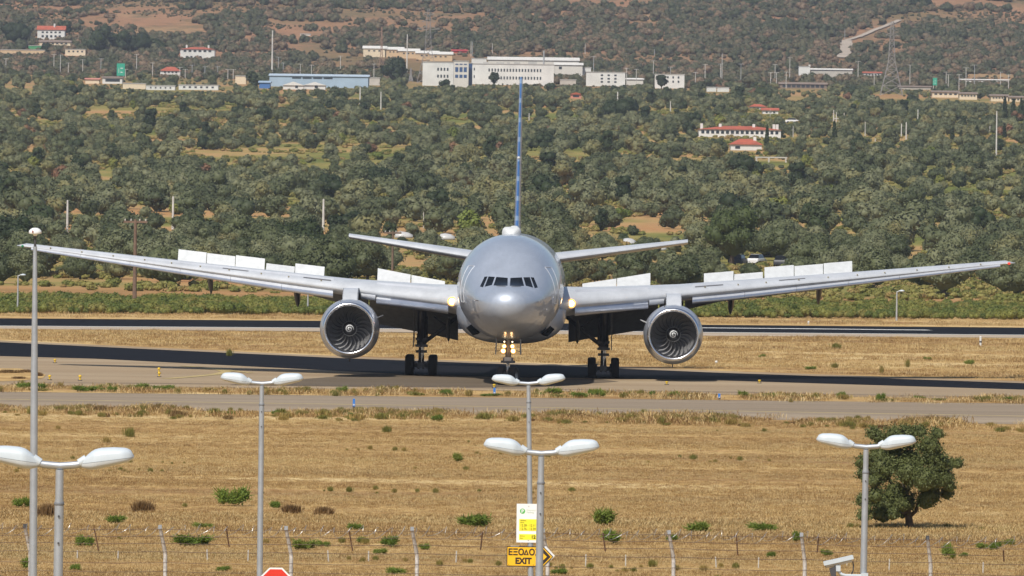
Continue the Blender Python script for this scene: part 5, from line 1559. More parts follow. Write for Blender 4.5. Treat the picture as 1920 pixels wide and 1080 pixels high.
for px, yb, wpx, lab in ((757, 447, 34, 'white plastic tunnel among trees above the left tailplane'), (838, 450, 30, 'white plastic tunnel left of the fuselage crown'), (1180, 459, 26, 'white plastic tunnel above the right tailplane'), (1399, 461, 24, 'white plastic tunnel right of the tailplane tip'), (1243, 470, 14, 'small white heap under the right tailplane tip')):
    g_ = ground_at(px, yb); k = g_.y / F; W = wpx * k / 2
    t = MB().rings([[Vector((x, .9 * math.cos(a) * e, 1.0 * math.sin(a) * e)) for a in np.linspace(0, math.pi, 9)] for x, e in ((-W, .4), (-W * .8, .9), (-W * .2, 1), (W * .5, .85), (W, .5))]).build('plastic_tunnel', TUN, None, True)
    t.location = g_; tag(t, lab, 'plastic tunnel')
    KEEP.append((px - wpx * .3, px + wpx * .2, yb - 4, g_.y, yb - 9))

# ---- the growing stock
BOX = np.array([(a, b_, c, d, 0) for a, b_, c, d in [(q[0], q[1], q[2], q[3]) for q in CLEAR]], float)
def allowed(x, y, z, h, wv, clears, strict=()):
    """keep clearings and kept things visible: reject growth that would hide them"""
    px, pb = proj(x, y, z); _, pt = proj(x, y, z + h)
    hw = wv * F / y / 2
    ok = np.ones(len(x), bool)
    lucky = np.random.RandomState(len(x)).random(len(x)) < .30
    wob = np.array([mnoise.noise(Vector((a / 23., b_ / 9., 1.7))) + .6 * mnoise.noise(Vector((a / 8., b_ / 4., 5.1))) for a, b_ in zip(px, pb)])
    for x0, y0, x1, y1 in clears:
        ex = (px - (x0 + x1) / 2) / ((x1 - x0) / 2)
        top = np.abs(ex) < 1.0
        hh = (y1 - y0) / 2 * np.sqrt(np.clip(1 - ex * ex, 0, 1)) * (1 + wob)
        cy = (y0 + y1) / 2
        ok &= ~(top & (pt < cy + hh) & (pb > cy - hh)) | (lucky & (h < 4.0))
    for x0, y0, x1, y1 in strict:
        ok &= ~((px + hw * .4 > x0) & (px - hw * .4 < x1) & (pt < y1) & (pb > y0))
    for x0, x1, yb, D, yt_ in KEEP:
        ok &= ~((px + hw * .75 > x0) & (px - hw * .75 < x1) & (y < D + 14) & (y > D - 700) & (pt < yb) & (pb > yt_))
    return ok

def vnoise(x, y, sc, seed):
    return np.array([mnoise.noise(Vector((a / sc, b_ / sc, seed))) for a, b_ in zip(x, y)])

rs = np.random.RandomState(3)
def grid_pts(d0, d1, sp, margin=1.42, jit=.34, pad=8):
    X, Y = [], []
    y = d0
    while y < d1:
        hw = y * 960 / F * margin + pad
        n = int(2 * hw / sp)
        xs_ = -hw + (np.arange(n) + .5) * sp
        X.append(xs_ + rs.normal(size=n) * sp * jit); Y.append(y + rs.normal(size=n) * sp * jit)
        y += sp * .95
    return np.concatenate(X), np.concatenate(Y)

# orchard
X1, Y1 = grid_pts(985, 1500, 9.6, jit=.45)
X2, Y2 = grid_pts(1500, 3180, 8.6, jit=.45)
X, Y = np.concatenate([X1, X2]), np.concatenate([Y1, Y2])
dn = .8 * vnoise(X, Y, 62, 3.3) + .5 * vnoise(X, Y, 21, 9.1) + .75 * vnoise(X * .28, Y, 52, 4.9)
Z = tz(X, Y)
px, py = proj(X, Y, Z)
sc = np.clip(.92 + rs.normal(size=len(X)) * .20 + .25 * vnoise(X, Y, 45, 5.5), .5, 1.45)
sc *= np.interp(Y, [985, 1500, 2500, 3200], [1.0, .86, .74, .68])
ok = (dn > -.24) & allowed(X, Y, Z, 4.3 * sc, 4.6 * sc, CLEAR + HCLEAR)
for f_ in (.5, .28):
    alt = (dn > -.24) & ~ok & allowed(X, Y, Z, 4.3 * sc * f_, 4.6 * sc * f_, CLEAR + HCLEAR)
    sc = np.where(alt, sc * f_, sc); ok |= alt
X, Y, Z, sc, px, py = [a[ok] for a in (X, Y, Z, sc, px, py)]
order = np.argsort(Y)
inframe = (px > -25) & (px < 1945)
# the trees whose tops show, nearest first, are things of their own
near = [i for i in order if inframe[i]][:286]
nearset = set(near)
TREE_LABEL = ['grey-green olive tree with a rounded crown in the near orchard', 'grey-green olive tree with a rounded crown in the near orchard']
GO = 'olive trees of the near orchard'
for n_, i in enumerate(near):
    v = int(rs.randint(len(OM)))
    t = thing('olive_tree', TREE_LABEL[0], 'tree', (X[i], Y[i], Z[i] - .1), rs.random() * 6.28, GO)
    t.scale = (sc[i] * (.9 + .25 * rs.random()),) * 2 + (sc[i],)
    for nm, m_ in (('crown', OM[v]), ('trunk', TM[v])):
        o = bpy.data.objects.new(nm, m_); COL.objects.link(o); o.parent = t
rest = np.array([i for i in range(len(X)) if i not in nearset])
scatter('distant_orchard', np.stack([X[rest], Y[rest], Z[rest] - .2], 1), np.where(rs.random(len(rest)) < .07, rs.randint(10, len(FARM), size=len(rest)), rs.randint(10, size=len(rest))), sc[rest], rs.random(len(rest)) * 6.28, FARM)
print('ORCHARD', len(near), len(rest))

# scrub and small trees on the hillside
X, Y = grid_pts(3180, 4900, 5.6)
Z = tz(X, Y)
dn = vnoise(X, Y, 130, 1.3) + .6 * vnoise(X, Y, 37, 7.1)
sc = np.clip(.80 + rs.normal(size=len(X)) * .32 + .3 * vnoise(X, Y, 60, 2.5), .3, 1.7)
ok = (dn > -.15) & allowed(X, Y, Z, 3.0 * sc, 4.4 * sc, HCLEAR, ROADCLEAR)
for f_ in (.5, .28):
    alt = (dn > -.15) & ~ok & allowed(X, Y, Z, 3.0 * sc * f_, 4.4 * sc * f_, HCLEAR, ROADCLEAR)
    sc = np.where(alt, sc * f_, sc); ok |= alt
X, Y, Z, sc = [a[ok] for a in (X, Y, Z, sc)]
scatter('hillside_scrub', np.stack([X, Y, Z - .2], 1), rs.randint(len(SCM), size=len(X)), sc, rs.random(len(X)) * 6.28, SCM)
print('SCRUB', len(X))

# small low bushes all over the hillside
X, Y = grid_pts(3300, 4900, 4.4)
ok = (vnoise(X, Y, 46, 15.5) + .6 * vnoise(X, Y, 14, 8.5)) > .16
X, Y = X[ok], Y[ok]; Z = tz(X, Y)
s3_ = rs.uniform(.12, .42, len(X)); ok = allowed(X, Y, Z, 3.0 * s3_, 4.4 * s3_, (), ROADCLEAR)
scatter('hillside_low_scrub', np.stack([X, Y, Z - .1], 1)[ok], rs.randint(len(SCM), size=ok.sum()), s3_[ok], rs.random(ok.sum()) * 6.28, SCM)

# the vine strip behind the far runway
A = [(0, 592), (960, 597), (1920, 603)]
X, Y = [], []
for i in range(3700):
    px_ = rs.uniform(-430, 2350); row = rs.randint(7)
    base = np.interp(px_, [0, 960, 1920], [587, 592, 599]) - row * 3.4
    g_ = gp(px_, base + rs.normal() * .5)
    X.append(g_.x); Y.append(g_.y)
X, Y = np.array(X), np.array(Y)
VM = []
for i in range(6):
    q = np.random.RandomState(300 + i)
    V, Fq = leaf_cloud(q, [(q.normal() * .4, q.normal() * .4, .45 + .2 * q.random(), .6, .6, .55) for _ in range(3)], 420, .15)
    VM.append(np_mesh('vine', V, Fq, VINE))
scatter('vine_rows', np.stack([X, Y, 0 * X], 1), rs.randint(6, size=len(X)), rs.uniform(.35, .85, len(X)) * (1 + .5 * vnoise(X, Y, 7.0, 2.2)), rs.random(len(X)) * 6.28, VM)

# low yellow-green growth between the olive trees
LOW = foliage('low_growth', [(.1, (.10, .12, .025)), (.35, (.17, .17, .04)), (.6, (.24, .21, .06)), (.85, (.30, .20, .08))], .8)
LM = []
for i in range(5):
    q = np.random.RandomState(350 + i)
    V, Fq = leaf_cloud(q, [(q.normal() * .7, q.normal() * .6, .25 + .2 * q.random(), .6, .6, .4) for _ in range(4)], 170, .26)
    LM.append(np_mesh('low_shrub', V, Fq, LOW))
X, Y = grid_pts(935, 2700, 4.6)
ok = (vnoise(X, Y, 38, 11.5) + .5 * vnoise(X, Y, 11, 3.5)) > .02
X, Y = X[ok], Y[ok]
scatter('orchard_undergrowth', np.stack([X, Y, tz(X, Y) - .05], 1), rs.randint(5, size=len(X)), rs.uniform(.35, 1.1, len(X)), rs.random(len(X)) * 6.28, LM)

# trees of their own kind
def own_tree(name, label, px, pyb, wpx, hpx, mat, seed, nb=10, nleaf=2600, lsz=.30, base=.12, D=None, spread=.7, trunk=True, group=None):
    if D is None or D > 3500 or 3000 < D < 3300: g_ = ground_at(px, pyb)
    else:
        p = up(px, pyb, D); g_ = Vector((p.x, D, float(tz(p.x, D))))
    k = g_.y / F; wv, h = wpx * k, hpx * k
    q = np.random.RandomState(seed)
    t = thing(name, label, 'tree', g_, 0, group)
    V, Fq = leaf_cloud(q, crown_blobs(q, wv * .92, h * (1 - base), h * base, nb, spread), nleaf, lsz)
    o = bpy.data.objects.new('crown', np_mesh('crown', V, Fq, mat)); COL.objects.link(o); o.parent = t
    if trunk:
        trunk_mb(q, h * (base + .2), max(.12, wv * .035), 5, wv * .2).build('trunk', BARK, t, True)
    return t
own_tree('dark_oak', 'broad dark green tree behind the left wing, left of the tailplane', 562, 497, 116, 84, DARKLEAF, 1, 14, 5200, .34)
own_tree('dark_oak', 'dark tall tree at the left frame edge behind the wing tip', 22, 492, 110, 92, DARKLEAF, 2, 14, 4600, .34)
own_tree('round_tree', 'large round green tree standing right of the airliner tailplane', 1372, 500, 120, 118, foliage('green_crown', [(0, (.03, .045, .012)), (.5, (.055, .075, .022)), (1, (.085, .10, .035))], 1.4), 3, 16, 6000, .32)
own_tree('umbrella_tree', 'wide dark flat-topped tree in the orchard right of the fin', 1165, 246, 84, 32, DARKLEAF, 4, 12, 1600, .55, D=2450)
own_tree('tall_pine', 'tall dark tree left of the tall pylon, in front of the white complex', 742, 163, 54, 56, DARKLEAF, 5, 12, 1500, .7, D=3180)
own_tree('tall_pine', 'dark tree covering windows of the right wing of the white complex', 926, 163, 20, 30, DARKLEAF, 6, 8, 700, .6, D=3200)
own_tree('round_tree', 'small dark round tree under the left wing of the white complex', 833, 166, 22, 18, DARKLEAF, 7, 7, 600, .6, D=3180)
own_tree('round_tree', 'dark tree in front of the right white block', 1240, 168, 24, 30, DARKLEAF, 8, 8, 700, .6, D=3200)
own_tree('round_tree', 'dark tree between the kiosk and the blue factory', 473, 165, 26, 34, DARKLEAF, 9, 8, 700, .6, D=3180)
for i, (px_, pb_, wv, hv, D, lab) in enumerate(((35, 90, 74, 48, 3900, 'dark pines left of the white villa, nearest the frame edge'), (122, 66, 30, 26, 3990, 'round dark pine right behind the white villa'), (185, 104, 56, 62, 3850, 'tallest dark pine right of the white villa'),
                                         (222, 104, 54, 50, 3850, 'broad dark pine in the middle of the grove right of the villa'), (262, 104, 54, 40, 3850, 'low wide dark pine in the grove left of the salmon house'), (295, 104, 40, 36, 3840, 'rightmost dark pine of the grove left of the salmon house'), (90, 100, 34, 14, 3830, 'low dark tree on the terrace'),
                                         (1420, 12, 60, 14, 5300, 'dark clump of pines near the top edge on the right'), (1720, 12, 60, 16, 5300, 'large dark clump of pines near the top right corner'), (1300, 8, 40, 12, 5350, 'dark clump of pines near the top edge'))):
    own_tree('dark_pine', lab, px_, pb_, wv, hv, DARKLEAF, 20 + i, 12, 1300, .8, .02, D)
def cypress(px, yt_, yb, wpx, label, seed, D=None):
    if D is None: g_ = ground_at(px, yb)
    else:
        p = up(px, yb, D); g_ = Vector((p.x, D, float(tz(p.x, D))))
    h = up(px, yt_, g_.y).z - g_.z; wv = wpx * g_.y / F
    q = np.random.RandomState(seed)
    bl = [(q.normal() * wv * .05, q.normal() * wv * .05, h * (.1 + .8 * u), wv * .5 * (1 - .78 * max(0, u - .2)) * .9, wv * .45 * (1 - .75 * max(0, u - .2)), h * .13) for u in np.linspace(0, 1, 9)]
    V, Fq = leaf_cloud(q, bl, 900, .45, jitter=.12)
    t = thing('cypress', label, 'tree', g_)
    o = bpy.data.objects.new('crown', np_mesh('crown', V, Fq, DARKLEAF)); COL.objects.link(o); o.parent = t
    MB().tube([(0, 0, -.5), (0, 0, h * .3)], wv * .08, 6).build('trunk', BARK, t)
cypress(1564, 228, 276, 13, 'lone dark cypress spire, the tallest in the orchard on the right', 1)
cypress(1438, 234, 279, 9, 'thin dark cypress at the right end of the long villa', 2)
for i, (x, a, b_, wv, lab) in enumerate(((1884, 182, 226, 12, 'leftmost dark cypress of the clump at the right frame edge'), (1900, 186, 228, 13, 'middle dark cypress of the clump at the right frame edge'), (1914, 184, 228, 12, 'rightmost dark cypress, touching the right frame edge'), (1883, 232, 260, 8, 'slim dark cypress below the clump, beside the tallest pale pole'),
                                     (1748, 233, 262, 7, 'first small cypress in the loose row left of the tallest pale pole'), (1786, 240, 264, 9, 'second small cypress in the loose row left of the tallest pale pole'), (1832, 236, 264, 14, 'broadest small cypress in the loose row left of the tallest pale pole'), (1802, 245, 264, 6, 'smallest cypress in the loose row left of the tallest pale pole'),
                                     (1730, 252, 266, 7, 'short dark cypress right of the pair of poles'), (1674, 247, 265, 7, 'short dark cypress left of the pair of poles'))):
    cypress(x, a, b_, wv, lab, 10 + i)

# lone tree in the field
g_ = gp(1706, 993)
k = g_.y / F
t = thing('field_tree', 'lone dark green tree with a short trunk in the dry field', 'tree', g_)
q = np.random.RandomState(77)
bl = []
for x, z, r in ((1640, 845, 26), (1665, 828, 28), (1700, 822, 26), (1738, 832, 26), (1762, 862, 26), (1770, 892, 24), (1772, 922, 18), (1735, 900, 34), (1700, 868, 36), (1660, 875, 34), (1638, 900, 26), (1632, 940, 18), (1655, 940, 26), (1690, 925, 34), (1728, 935, 24), (1640, 962, 14), (1668, 962, 16), (1690, 950, 22), (1786, 870, 14), (1622, 866, 18), (1620, 900, 18), (1616, 945, 14), (1645, 822, 18), (1720, 808, 16), (1752, 812, 14), (1690, 808, 16), (1628, 962, 16), (1650, 972, 13), (1758, 905, 22), (1750, 925, 18), (1640, 925, 24)):
    for _ in range(2):
        rr = r * k * (.78 + .25 * q.random())
        bl.append(((x - 1706) * k + q.normal() * r * k * .35, q.normal() * .65, (993 - z) * k + q.normal() * r * k * .25, rr, rr, rr * .9))
V, Fq = leaf_cloud(q, bl, 42000, .062, jitter=.32, core=.70)
o = bpy.data.objects.new('crown', np_mesh('crown', V, Fq, TREELEAF)); COL.objects.link(o); o.parent = t
mb = MB().tube([(0, 0, -.1), (-.03, 0, .3), (-.10, 0, .75), (-.25, 0, 1.3), (-.2, .1, 2.0)], [.16, .13, .11, .08, .05], 10)
for p in (((-.02, 0, .45), (.2, 0, .62), (.32, 0, 1.1), (.7, -.1, 1.6)), ((-.05, 0, .5), (-.45, 0, .68), (-.95, 0, .52), (-1.3, 0, .35)), ((-.15, 0, 1.0), (-.6, .2, 1.5), (-1.0, .2, 2.2)), ((-.2, 0, 1.2), (.3, .3, 1.9), (.5, .3, 2.5))):
    mb.tube(p, [.085, .06, .045, .03][:len(p)], 8)
mb.build('trunk', BARK, t, True)

# bushes and weeds one can count
BM = {}
for nm, mat, nl, sz in (('g', BUSHLEAF, 1900, .085), ('d', DRYLEAF, 700, .12), ('w', WEED, 260, .12)):
    BM[nm] = []
    for i in range(4):
        q = np.random.RandomState(500 + i + ord(nm))
        if nm == 'g':
            bl = [(q.uniform(-.36, .36), q.uniform(-.3, .3), .22 + .3 * q.random(), .2, .2, .22) for _ in range(8)]
            V, Fq = leaf_cloud(q, bl, nl, sz, jitter=.5, core=.55)
            n = 420; c = np.array(bl)[q.choice(8, n)]; b0 = c[:, :3] + q.normal(size=(n, 3)) * .08
            dr = q.normal(size=(n, 3)) * .5 + np.array([0, 0, 1.0]); dr[:, :2] += c[:, :2] * 1.2
            dr /= np.linalg.norm(dr, axis=1)[:, None]; tipp = b0 + dr * (.18 + .30 * q.random(n))[:, None]
            sv = np.cross(dr, q.normal(size=(n, 3))); sv /= np.linalg.norm(sv, axis=1)[:, None]; sv *= .018
            mid = (b0 + tipp) / 2
            Fq = np.concatenate([Fq, np.arange(n * 4).reshape(n, 4) + len(V)])
            V = np.concatenate([V, np.stack([b0, mid - sv, tipp, mid + sv], 1).reshape(-1, 3)])
        else:
            n = nl; bx = q.normal(size=n) * .22; by = q.normal(size=n) * .2; L_ = (.35 + .65 * q.random(n)); a = q.random(n) * 6.28; ln = q.random(n) * .38
            tipp = np.stack([bx + np.cos(a) * ln * L_, by + np.sin(a) * ln * L_, L_], 1); b0 = np.stack([bx, by, 0 * bx], 1)
            sv = np.stack([np.cos(a + 1.57), np.sin(a + 1.57), 0 * a], 1) * .022
            mid = (b0 + tipp) / 2 + np.array([0, 0, .05])
            V = np.stack([b0, mid - sv, tipp, mid + sv], 1).reshape(-1, 3); Fq = np.arange(n * 4).reshape(n, 4)
        BM[nm].append(np_mesh({'g': 'green_bush', 'd': 'dry_bush', 'w': 'weed_clump'}[nm], V, Fq, mat))
def bush(px, pyb, wpx, hpx, kind, label, group, seed):
    g_ = gp(px, pyb); k = g_.y / F
    o = bpy.data.objects.new({'g': 'green_bush', 'd': 'dry_bush', 'w': 'weed_clump'}[kind], BM[kind][seed % 4]); COL.objects.link(o)
    o.location = g_; o.rotation_euler = (0, 0, seed * 2.4)
    o.scale = (wpx * k * 1.0, wpx * k * .85, hpx * k * 1.25 if kind == 'g' else hpx * k)
    tag(o, label, 'bush' if kind != 'w' else 'weeds', group)
for i, (px_, pb_, wv, hv, kd, lab) in enumerate(((436, 949, 54, 36, 'g', 'bright green round bush in the field, left of the second lamp post'), (40, 952, 32, 20, 'g', 'green bush at the left frame edge beside the dome post'), (1132, 988, 62, 36, 'g', 'tall loose green bush right of the price sign'), (1150, 1022, 42, 28, 'g', 'round light green bush just behind the fence, below the tall loose bush'),
        (361, 1024, 66, 22, 'g', 'wide green bush behind the fence at the left'), (160, 1026, 34, 22, 'g', 'small round green bush behind the fence right of the largest lamp post'), (517, 955, 30, 16, 'g', 'small dark green bush right of the second lamp post'), (546, 964, 40, 20, 'd', 'sprawling brownish bush right of the second lamp post'), (268, 962, 36, 26, 'd', 'brown half-dried bush in the left part of the field'),
        (88, 972, 40, 30, 'd', 'dark thin bush behind the largest lamp post'), (608, 968, 44, 20, 'd', 'withered low bush right of the sprawling brownish one'), (860, 868, 24, 18, 'g', 'little green bush alone in the middle of the field'), (570, 1031, 52, 20, 'g', 'green bush behind the fence, right of the second lamp post'), (606, 1026, 26, 12, 'g', 'low green bush between fence posts near the stop sign'),
        (682, 1020, 30, 14, 'g', 'green bush behind the fence, third fence bay'), (728, 1026, 44, 20, 'g', 'leafy green bush left of the fourth fence post'), (796, 1031, 24, 12, 'g', 'small bush right of the fourth fence post'), (712, 1040, 26, 12, 'g', 'little bush below the leafy one'), (885, 990, 74, 28, 'g', 'low spreading bush at the rough grass edge left of the price sign'), (668, 996, 40, 14, 'g', 'low green patch at the rough grass edge'),
        (218, 982, 44, 16, 'g', 'low green patch at the rough grass edge on the left'), (382, 992, 40, 12, 'g', 'flat green patch left of the second lamp post'), (745, 1079, 44, 16, 'g', 'green bush at the lower frame edge left of the middle'), (140, 1072, 26, 14, 'g', 'small bush at the lower left'), (52, 1068, 36, 22, 'g', 'green bush at the lower left corner'), (418, 1073, 26, 12, 'g', 'small bush at the lower edge left of the stop sign'),
        (1046, 1079, 36, 14, 'g', 'bush at the lower edge right of the exit sign'), (1262, 1016, 26, 14, 'g', 'bush behind the fence post right of the tall bush'), (1310, 1000, 60, 22, 'g', 'wide low bush in the rough grass right of the middle'), (1430, 998, 54, 18, 'g', 'wide green patch in the rough grass left of the camera'), (1497, 1018, 22, 24, 'g', 'narrow green bush next to a fence post left of the camera'), (1776, 1050, 28, 30, 'g', 'upright green bush right of the lone tree, behind the fence'),
        (1842, 1030, 30, 12, 'g', 'low bush near the right frame edge'), (1866, 1033, 24, 18, 'g', 'green bush near the right frame edge'), (1890, 1024, 24, 14, 'g', 'bush beside the right frame edge'), (1808, 1046, 18, 10, 'g', 'tiny bush right of the upright one'), (1445, 1046, 20, 12, 'g', 'tiny green bush left of the camera'), (1550, 1044, 24, 14, 'g', 'tiny green bush above the camera'),
        (200, 831, 16, 14, 'w', 'thin weed clump in the upper left field'), (243, 820, 22, 22, 'w', 'larger thin weed clump in the upper left field'), (725, 812, 22, 16, 'w', 'weed clump on a red earth patch'), (1300, 862, 16, 12, 'w', 'thin weed clump in the right half of the field'), (1815, 685, 20, 11, 'g', 'green bush in the strip beyond the taxiway at the right'), (1430, 671, 14, 7, 'g', 'tiny green bush in the strip beyond the taxiway'),
        (1653, 702, 10, 20, 'w', 'upright green weed beyond the dark strip'), (1565, 690, 16, 12, 'w', 'pale weed clump beyond the dark strip'), (1568, 655, 18, 14, 'w', 'dry weed clump near the far runway'), (1702, 689, 10, 18, 'w', 'tall thin weed in the strip beyond the taxiway'), (1740, 676, 14, 7, 'g', 'flat green bush in the strip beyond the taxiway'), (1520, 693, 28, 6, 'g', 'flat green patch beyond the dark strip'), (430, 668, 12, 16, 'w', 'green weed spike left of the left engine'))):
    bush(px_, pb_, wv, hv, kd, lab, None, i)
q = np.random.RandomState(8)
for i in range(58):   # along the near edge of the taxiway
    px_ = (-10 + i * 33.6 + q.normal() * 26); e = np.interp(px_, [0, 960, 1920], [772, 785, 803])
    for j_ in range(1 + int(4 * q.random() ** 1.5)):
      h_ = 5 + 11 * q.random() ** 1.6
      bush(px_ + q.normal() * 16, e + q.uniform(-3, 10), h_ * q.uniform(1.1, 2.6), h_, 'w' if q.random() < .85 else ('g' if q.random() < .5 else 'd'), 'weed clump fringing the near edge of the taxiway', 'weeds along the near edge of the taxiway', i + j_)
for i in range(52):   # strip between taxiway and apron
    px_ = -10 + i * 37.5 + q.normal() * 26; e = np.interp(px_, [0, 960, 1920], [733, 744.5, 756])
    bush(px_, e + q.uniform(-4, 0), q.uniform(12, 44), q.uniform(5, 16), 'g' if q.random() < (.75 if px_ < 480 else .35) else 'w', 'weed clump in the grass strip between taxiway and apron', 'weeds in the strip between taxiway and apron', i)
for i, (px_, pb_, wv, hv) in enumerate(((20, 700, 40, 8), (50, 699, 30, 7), (70, 706, 24, 9), (36, 711, 24, 6))):
    bush(px_, pb_, wv, hv, 'd', 'dry brown tuft on the grass island at the left', 'tufts on the grass island', i)

# ---- dry grass
GM = []
for i in range(6):
    q = np.random.RandomState(700 + i)
    n = 30; bx = q.normal(size=n) * .26; by = q.normal(size=n) * .2; L_ = .07 + .13 * q.random(n) ** 1.5; a = q.random(n) * 6.28; ln = .2 + q.random(n) * .9
    tipp = np.stack([bx + np.cos(a) * ln * L_, by + np.sin(a) * ln * L_, L_ * .8], 1); b0 = np.stack([bx, by, 0 * bx - .02], 1)
    sv = np.stack([np.cos(a + 1.57), np.sin(a + 1.57), 0 * a], 1) * .007
    mid = (b0 + tipp) / 2 + np.array([0, 0, .03])
    V = np.stack([b0, mid - sv, tipp, mid + sv], 1).reshape(-1, 3)
    GM.append(np_mesh('grass', V, np.arange(n * 4).reshape(n, 4), STRAW))
def grass(name, n, y0, y1, smin, smax, seed, edge=None):
    q = np.random.RandomState(seed)
    Y = y0 * (y1 / y0) ** q.random(n); n = n; X = q.uniform(-1.3, 1.3, n) * Y * 960 / F
    nz = vnoise(X * .35, Y, 6.0, 4.4)
    keep = q.random(n) < np.clip(.80 + .7 * nz, .15, 1)
    px_, py_ = proj(X, Y, 0 * X)
    if edge is not None: keep &= edge(px_, py_)
    X, Y, nz = X[keep], Y[keep], nz[keep]
    s = q.uniform(smin, smax, len(X)) * (1 + .5 * np.clip(nz, -.5, 1))
    return scatter(name, np.stack([X, Y, 0 * X], 1), q.randint(6, size=len(X)), s, q.random(len(X)) * 6.28, GM)
q = np.random.RandomState(91)
Yw = 245 * (435 / 245) ** q.random(2600); Xw = q.uniform(-1.1, 1.1, 2600) * Yw * 960 / F
kw = vnoise(Xw * .5, Yw, 9, 21.3) + .4 * vnoise(Xw, Yw, 2.5, 2.3) > .50
sw = q.uniform(.08, .26, 2600)
scatter('field_weeds', np.stack([Xw, Yw, 0 * Xw], 1)[kw], q.randint(4, size=kw.sum()), sw[kw], q.random(kw.sum()) * 6.28, BM['w'])
def rough(px_, py_): return (py_ > np.interp(px_, [0, 960, 1920], [769, 783, 800]))
grass('dry_field_grass', 220000, 236, 440, .35, .72, 1, rough)
grass('rough_grass_band', 12000, 277, 295, .5, 1.2, 2)
def mids(px_, py_): return (py_ < np.interp(px_, [0, 640, 1080, 1340, 1920], [637, 667, 683, 694, 714])) & (py_ > np.interp(px_, [0, 600, 1320, 1920], [618, 623, 631, 635]))
grass('strip_grass', 30000, 520, 700, .7, 1.6, 3, mids)
def farg(px_, py_): return (py_ < np.interp(px_, [0, 600, 1320, 1920], [596, 600.5, 608, 613]))
grass('runway_far_grass', 9000, 735, 900, .8, 1.8, 4, farg)

# ragged fringe of tall dry grass along both edges of the taxiway
def fringe(name, rows, n, seed):
    q = np.random.RandomState(seed)
    X, Y = [], []
    while len(X) < n:
        px_ = q.uniform(-350, 2270)
        r_ = rows[q.randint(len(rows))]
        g_ = gp(px_, np.interp(px_, [0, 960, 1920], r_[:3]) + q.normal() * r_[3])
        X.append(g_.x); Y.append(g_.y)
    X, Y = np.array(X), np.array(Y)
    dens = vnoise(X, Y * .2, 2.2, seed + .3) + .7 * vnoise(X, Y * .2, .7, seed + 4.1) + .4 * vnoise(X, Y, 9, 1.1)
    k_ = dens > -.05
    s_ = q.uniform(.8, 1.7, n) * (1 + 1.3 * np.clip(dens, 0, 1))
    scatter(name, np.stack([X, Y, 0 * X], 1)[k_], q.randint(6, size=k_.sum()), s_[k_], q.random(k_.sum()) * 6.28, GM)
    w_ = dens > .22
    scatter(name.replace('grass', 'weeds'), np.stack([X, Y, 0 * X], 1)[w_][::3], q.randint(4, size=len(X[w_][::3])), q.uniform(.12, .42, len(X[w_][::3])), q.random(len(X[w_][::3])) * 6.28, BM['w'])
fringe('verge_grass', [(771, 784, 801, 3.2), (768, 781.5, 798.5, 1.2)], 9000, 61)
fringe('median_grass', [(730, 741, 754, 2.2)], 5400, 62)

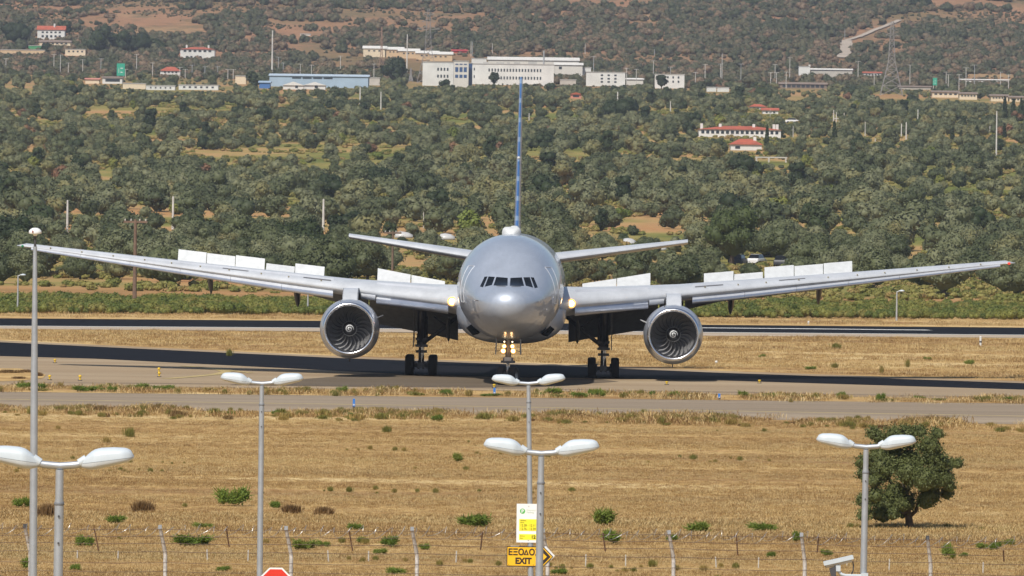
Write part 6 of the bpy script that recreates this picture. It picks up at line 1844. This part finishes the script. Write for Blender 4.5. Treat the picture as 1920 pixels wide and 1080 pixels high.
# ---- airfield markers
M_YEL = plain('marker_yellow', (.62, .40, .02), .5)
M_BLU = plain('marker_blue', (.03, .16, .50), .45)
for px_, pb_, hv, lab in ((103, 681, 8, 'yellow edge light at the left, nearest the dark strip'), (93, 713, 10, 'yellow edge light left, beside the grass island'), (150, 714, 11, 'yellow edge light left, near the weeds strip'), (298, 700, 11, 'upper of two yellow edge lights left of the second lamp post'), (298.5, 707, 9, 'lower of two yellow edge lights left of the second lamp post'), (1250, 722, 7, 'yellow edge light on the apron right of the main gear'), (1424, 719, 7, 'yellow edge light on the dark strip edge at the right'), (926.5, 728, 8, 'yellow edge light behind the blue marker in the middle')):
    g_ = gp(px_, pb_); h = hv * g_.y / F
    t = thing('edge_light', lab, 'edge light', g_)
    MB().tube([(0, 0, 0), (0, 0, h * .62)], [.06, .045], 10).build('stem', M_YEL, t, True, 40)
    MB().lathe([(.04, h * .62), (.085, h * .66), (.09, h * .86), (.06, h), (.001, h)], 12).build('lens', M_YEL, t, True, 40)
    MB().lathe([(.13, 0), (.13, .05), (.001, .06)], 12).build('base', G_DARK, t)
for px_, pb_, hv, lab in ((663.5, 765.5, 18, 'slim blue marker board on the taxiway edge, left of the middle'), (927, 742, 15, 'slim blue marker board in the middle, behind the weeds'), (1348.5, 749, 11, 'slim blue marker board in the right part of the weeds strip')):
    g_ = gp(px_, pb_); k = g_.y / F
    t = thing('marker_board', lab, 'marker', g_)
    MB().prism([(-2.2 * k, .1), (2.2 * k, .1), (2.2 * k, hv * k), (-2.2 * k, hv * k)], -.03, .03).build('board', M_BLU, t)
    MB().box((-2.6 * k, -.1, 0), (2.6 * k, .1, .1)).build('foot', G_DARK, t)
    MB().box((-1.2 * k, -.034, hv * k * .3), (1.2 * k, -.0305, hv * k * .45)).build('pale_mark', B_WHITE, t)
for px_, yt_, pb_, lab in ((1838.5, 632, 648, 'white post with a dark band at the far runway edge on the right'), (1516, 603, 608, 'tiny white marker beyond the far runway'), (1343, 678, 682, 'small white marker beside the dark strip')):
    g_ = gp(px_, pb_); h = (pb_ - yt_) * g_.y / F
    t = thing('white_marker', lab, 'marker', g_)
    MB().tube([(0, 0, 0), (0, 0, h)], .09, 10).build('post', B_WHITE, t, True, 40)
    MB().lathe([(.001, h), (.1, h + .001), (.06, h + .06), (.001, h + .07)][::-1], 10).build('cap', B_WHITE, t)
    MB().tube([(0, 0, h * .35), (0, 0, h * .55)], .095, 10).build('band', G_DARK, t)

# ---- air between here and the hills
HAZE = bpy.data.materials.new('haze_air'); HAZE.use_nodes = True
hn = HAZE.node_tree; hn.nodes.remove(hn.nodes['Principled BSDF'])
pv = hn.nodes.new('ShaderNodeVolumePrincipled')
pv.inputs['Color'].default_value = (.80, .87, 1.0, 1)
pv.inputs['Density'].default_value = 5.5e-5
pv.inputs['Anisotropy'].default_value = .2
hn.links.new(pv.outputs[0], hn.nodes['Material Output'].inputs['Volume'])
o = MB().box((-6050, -6050, -5), (6050, 9550, 330)).build('haze', HAZE)
tag(o, kind='stuff')
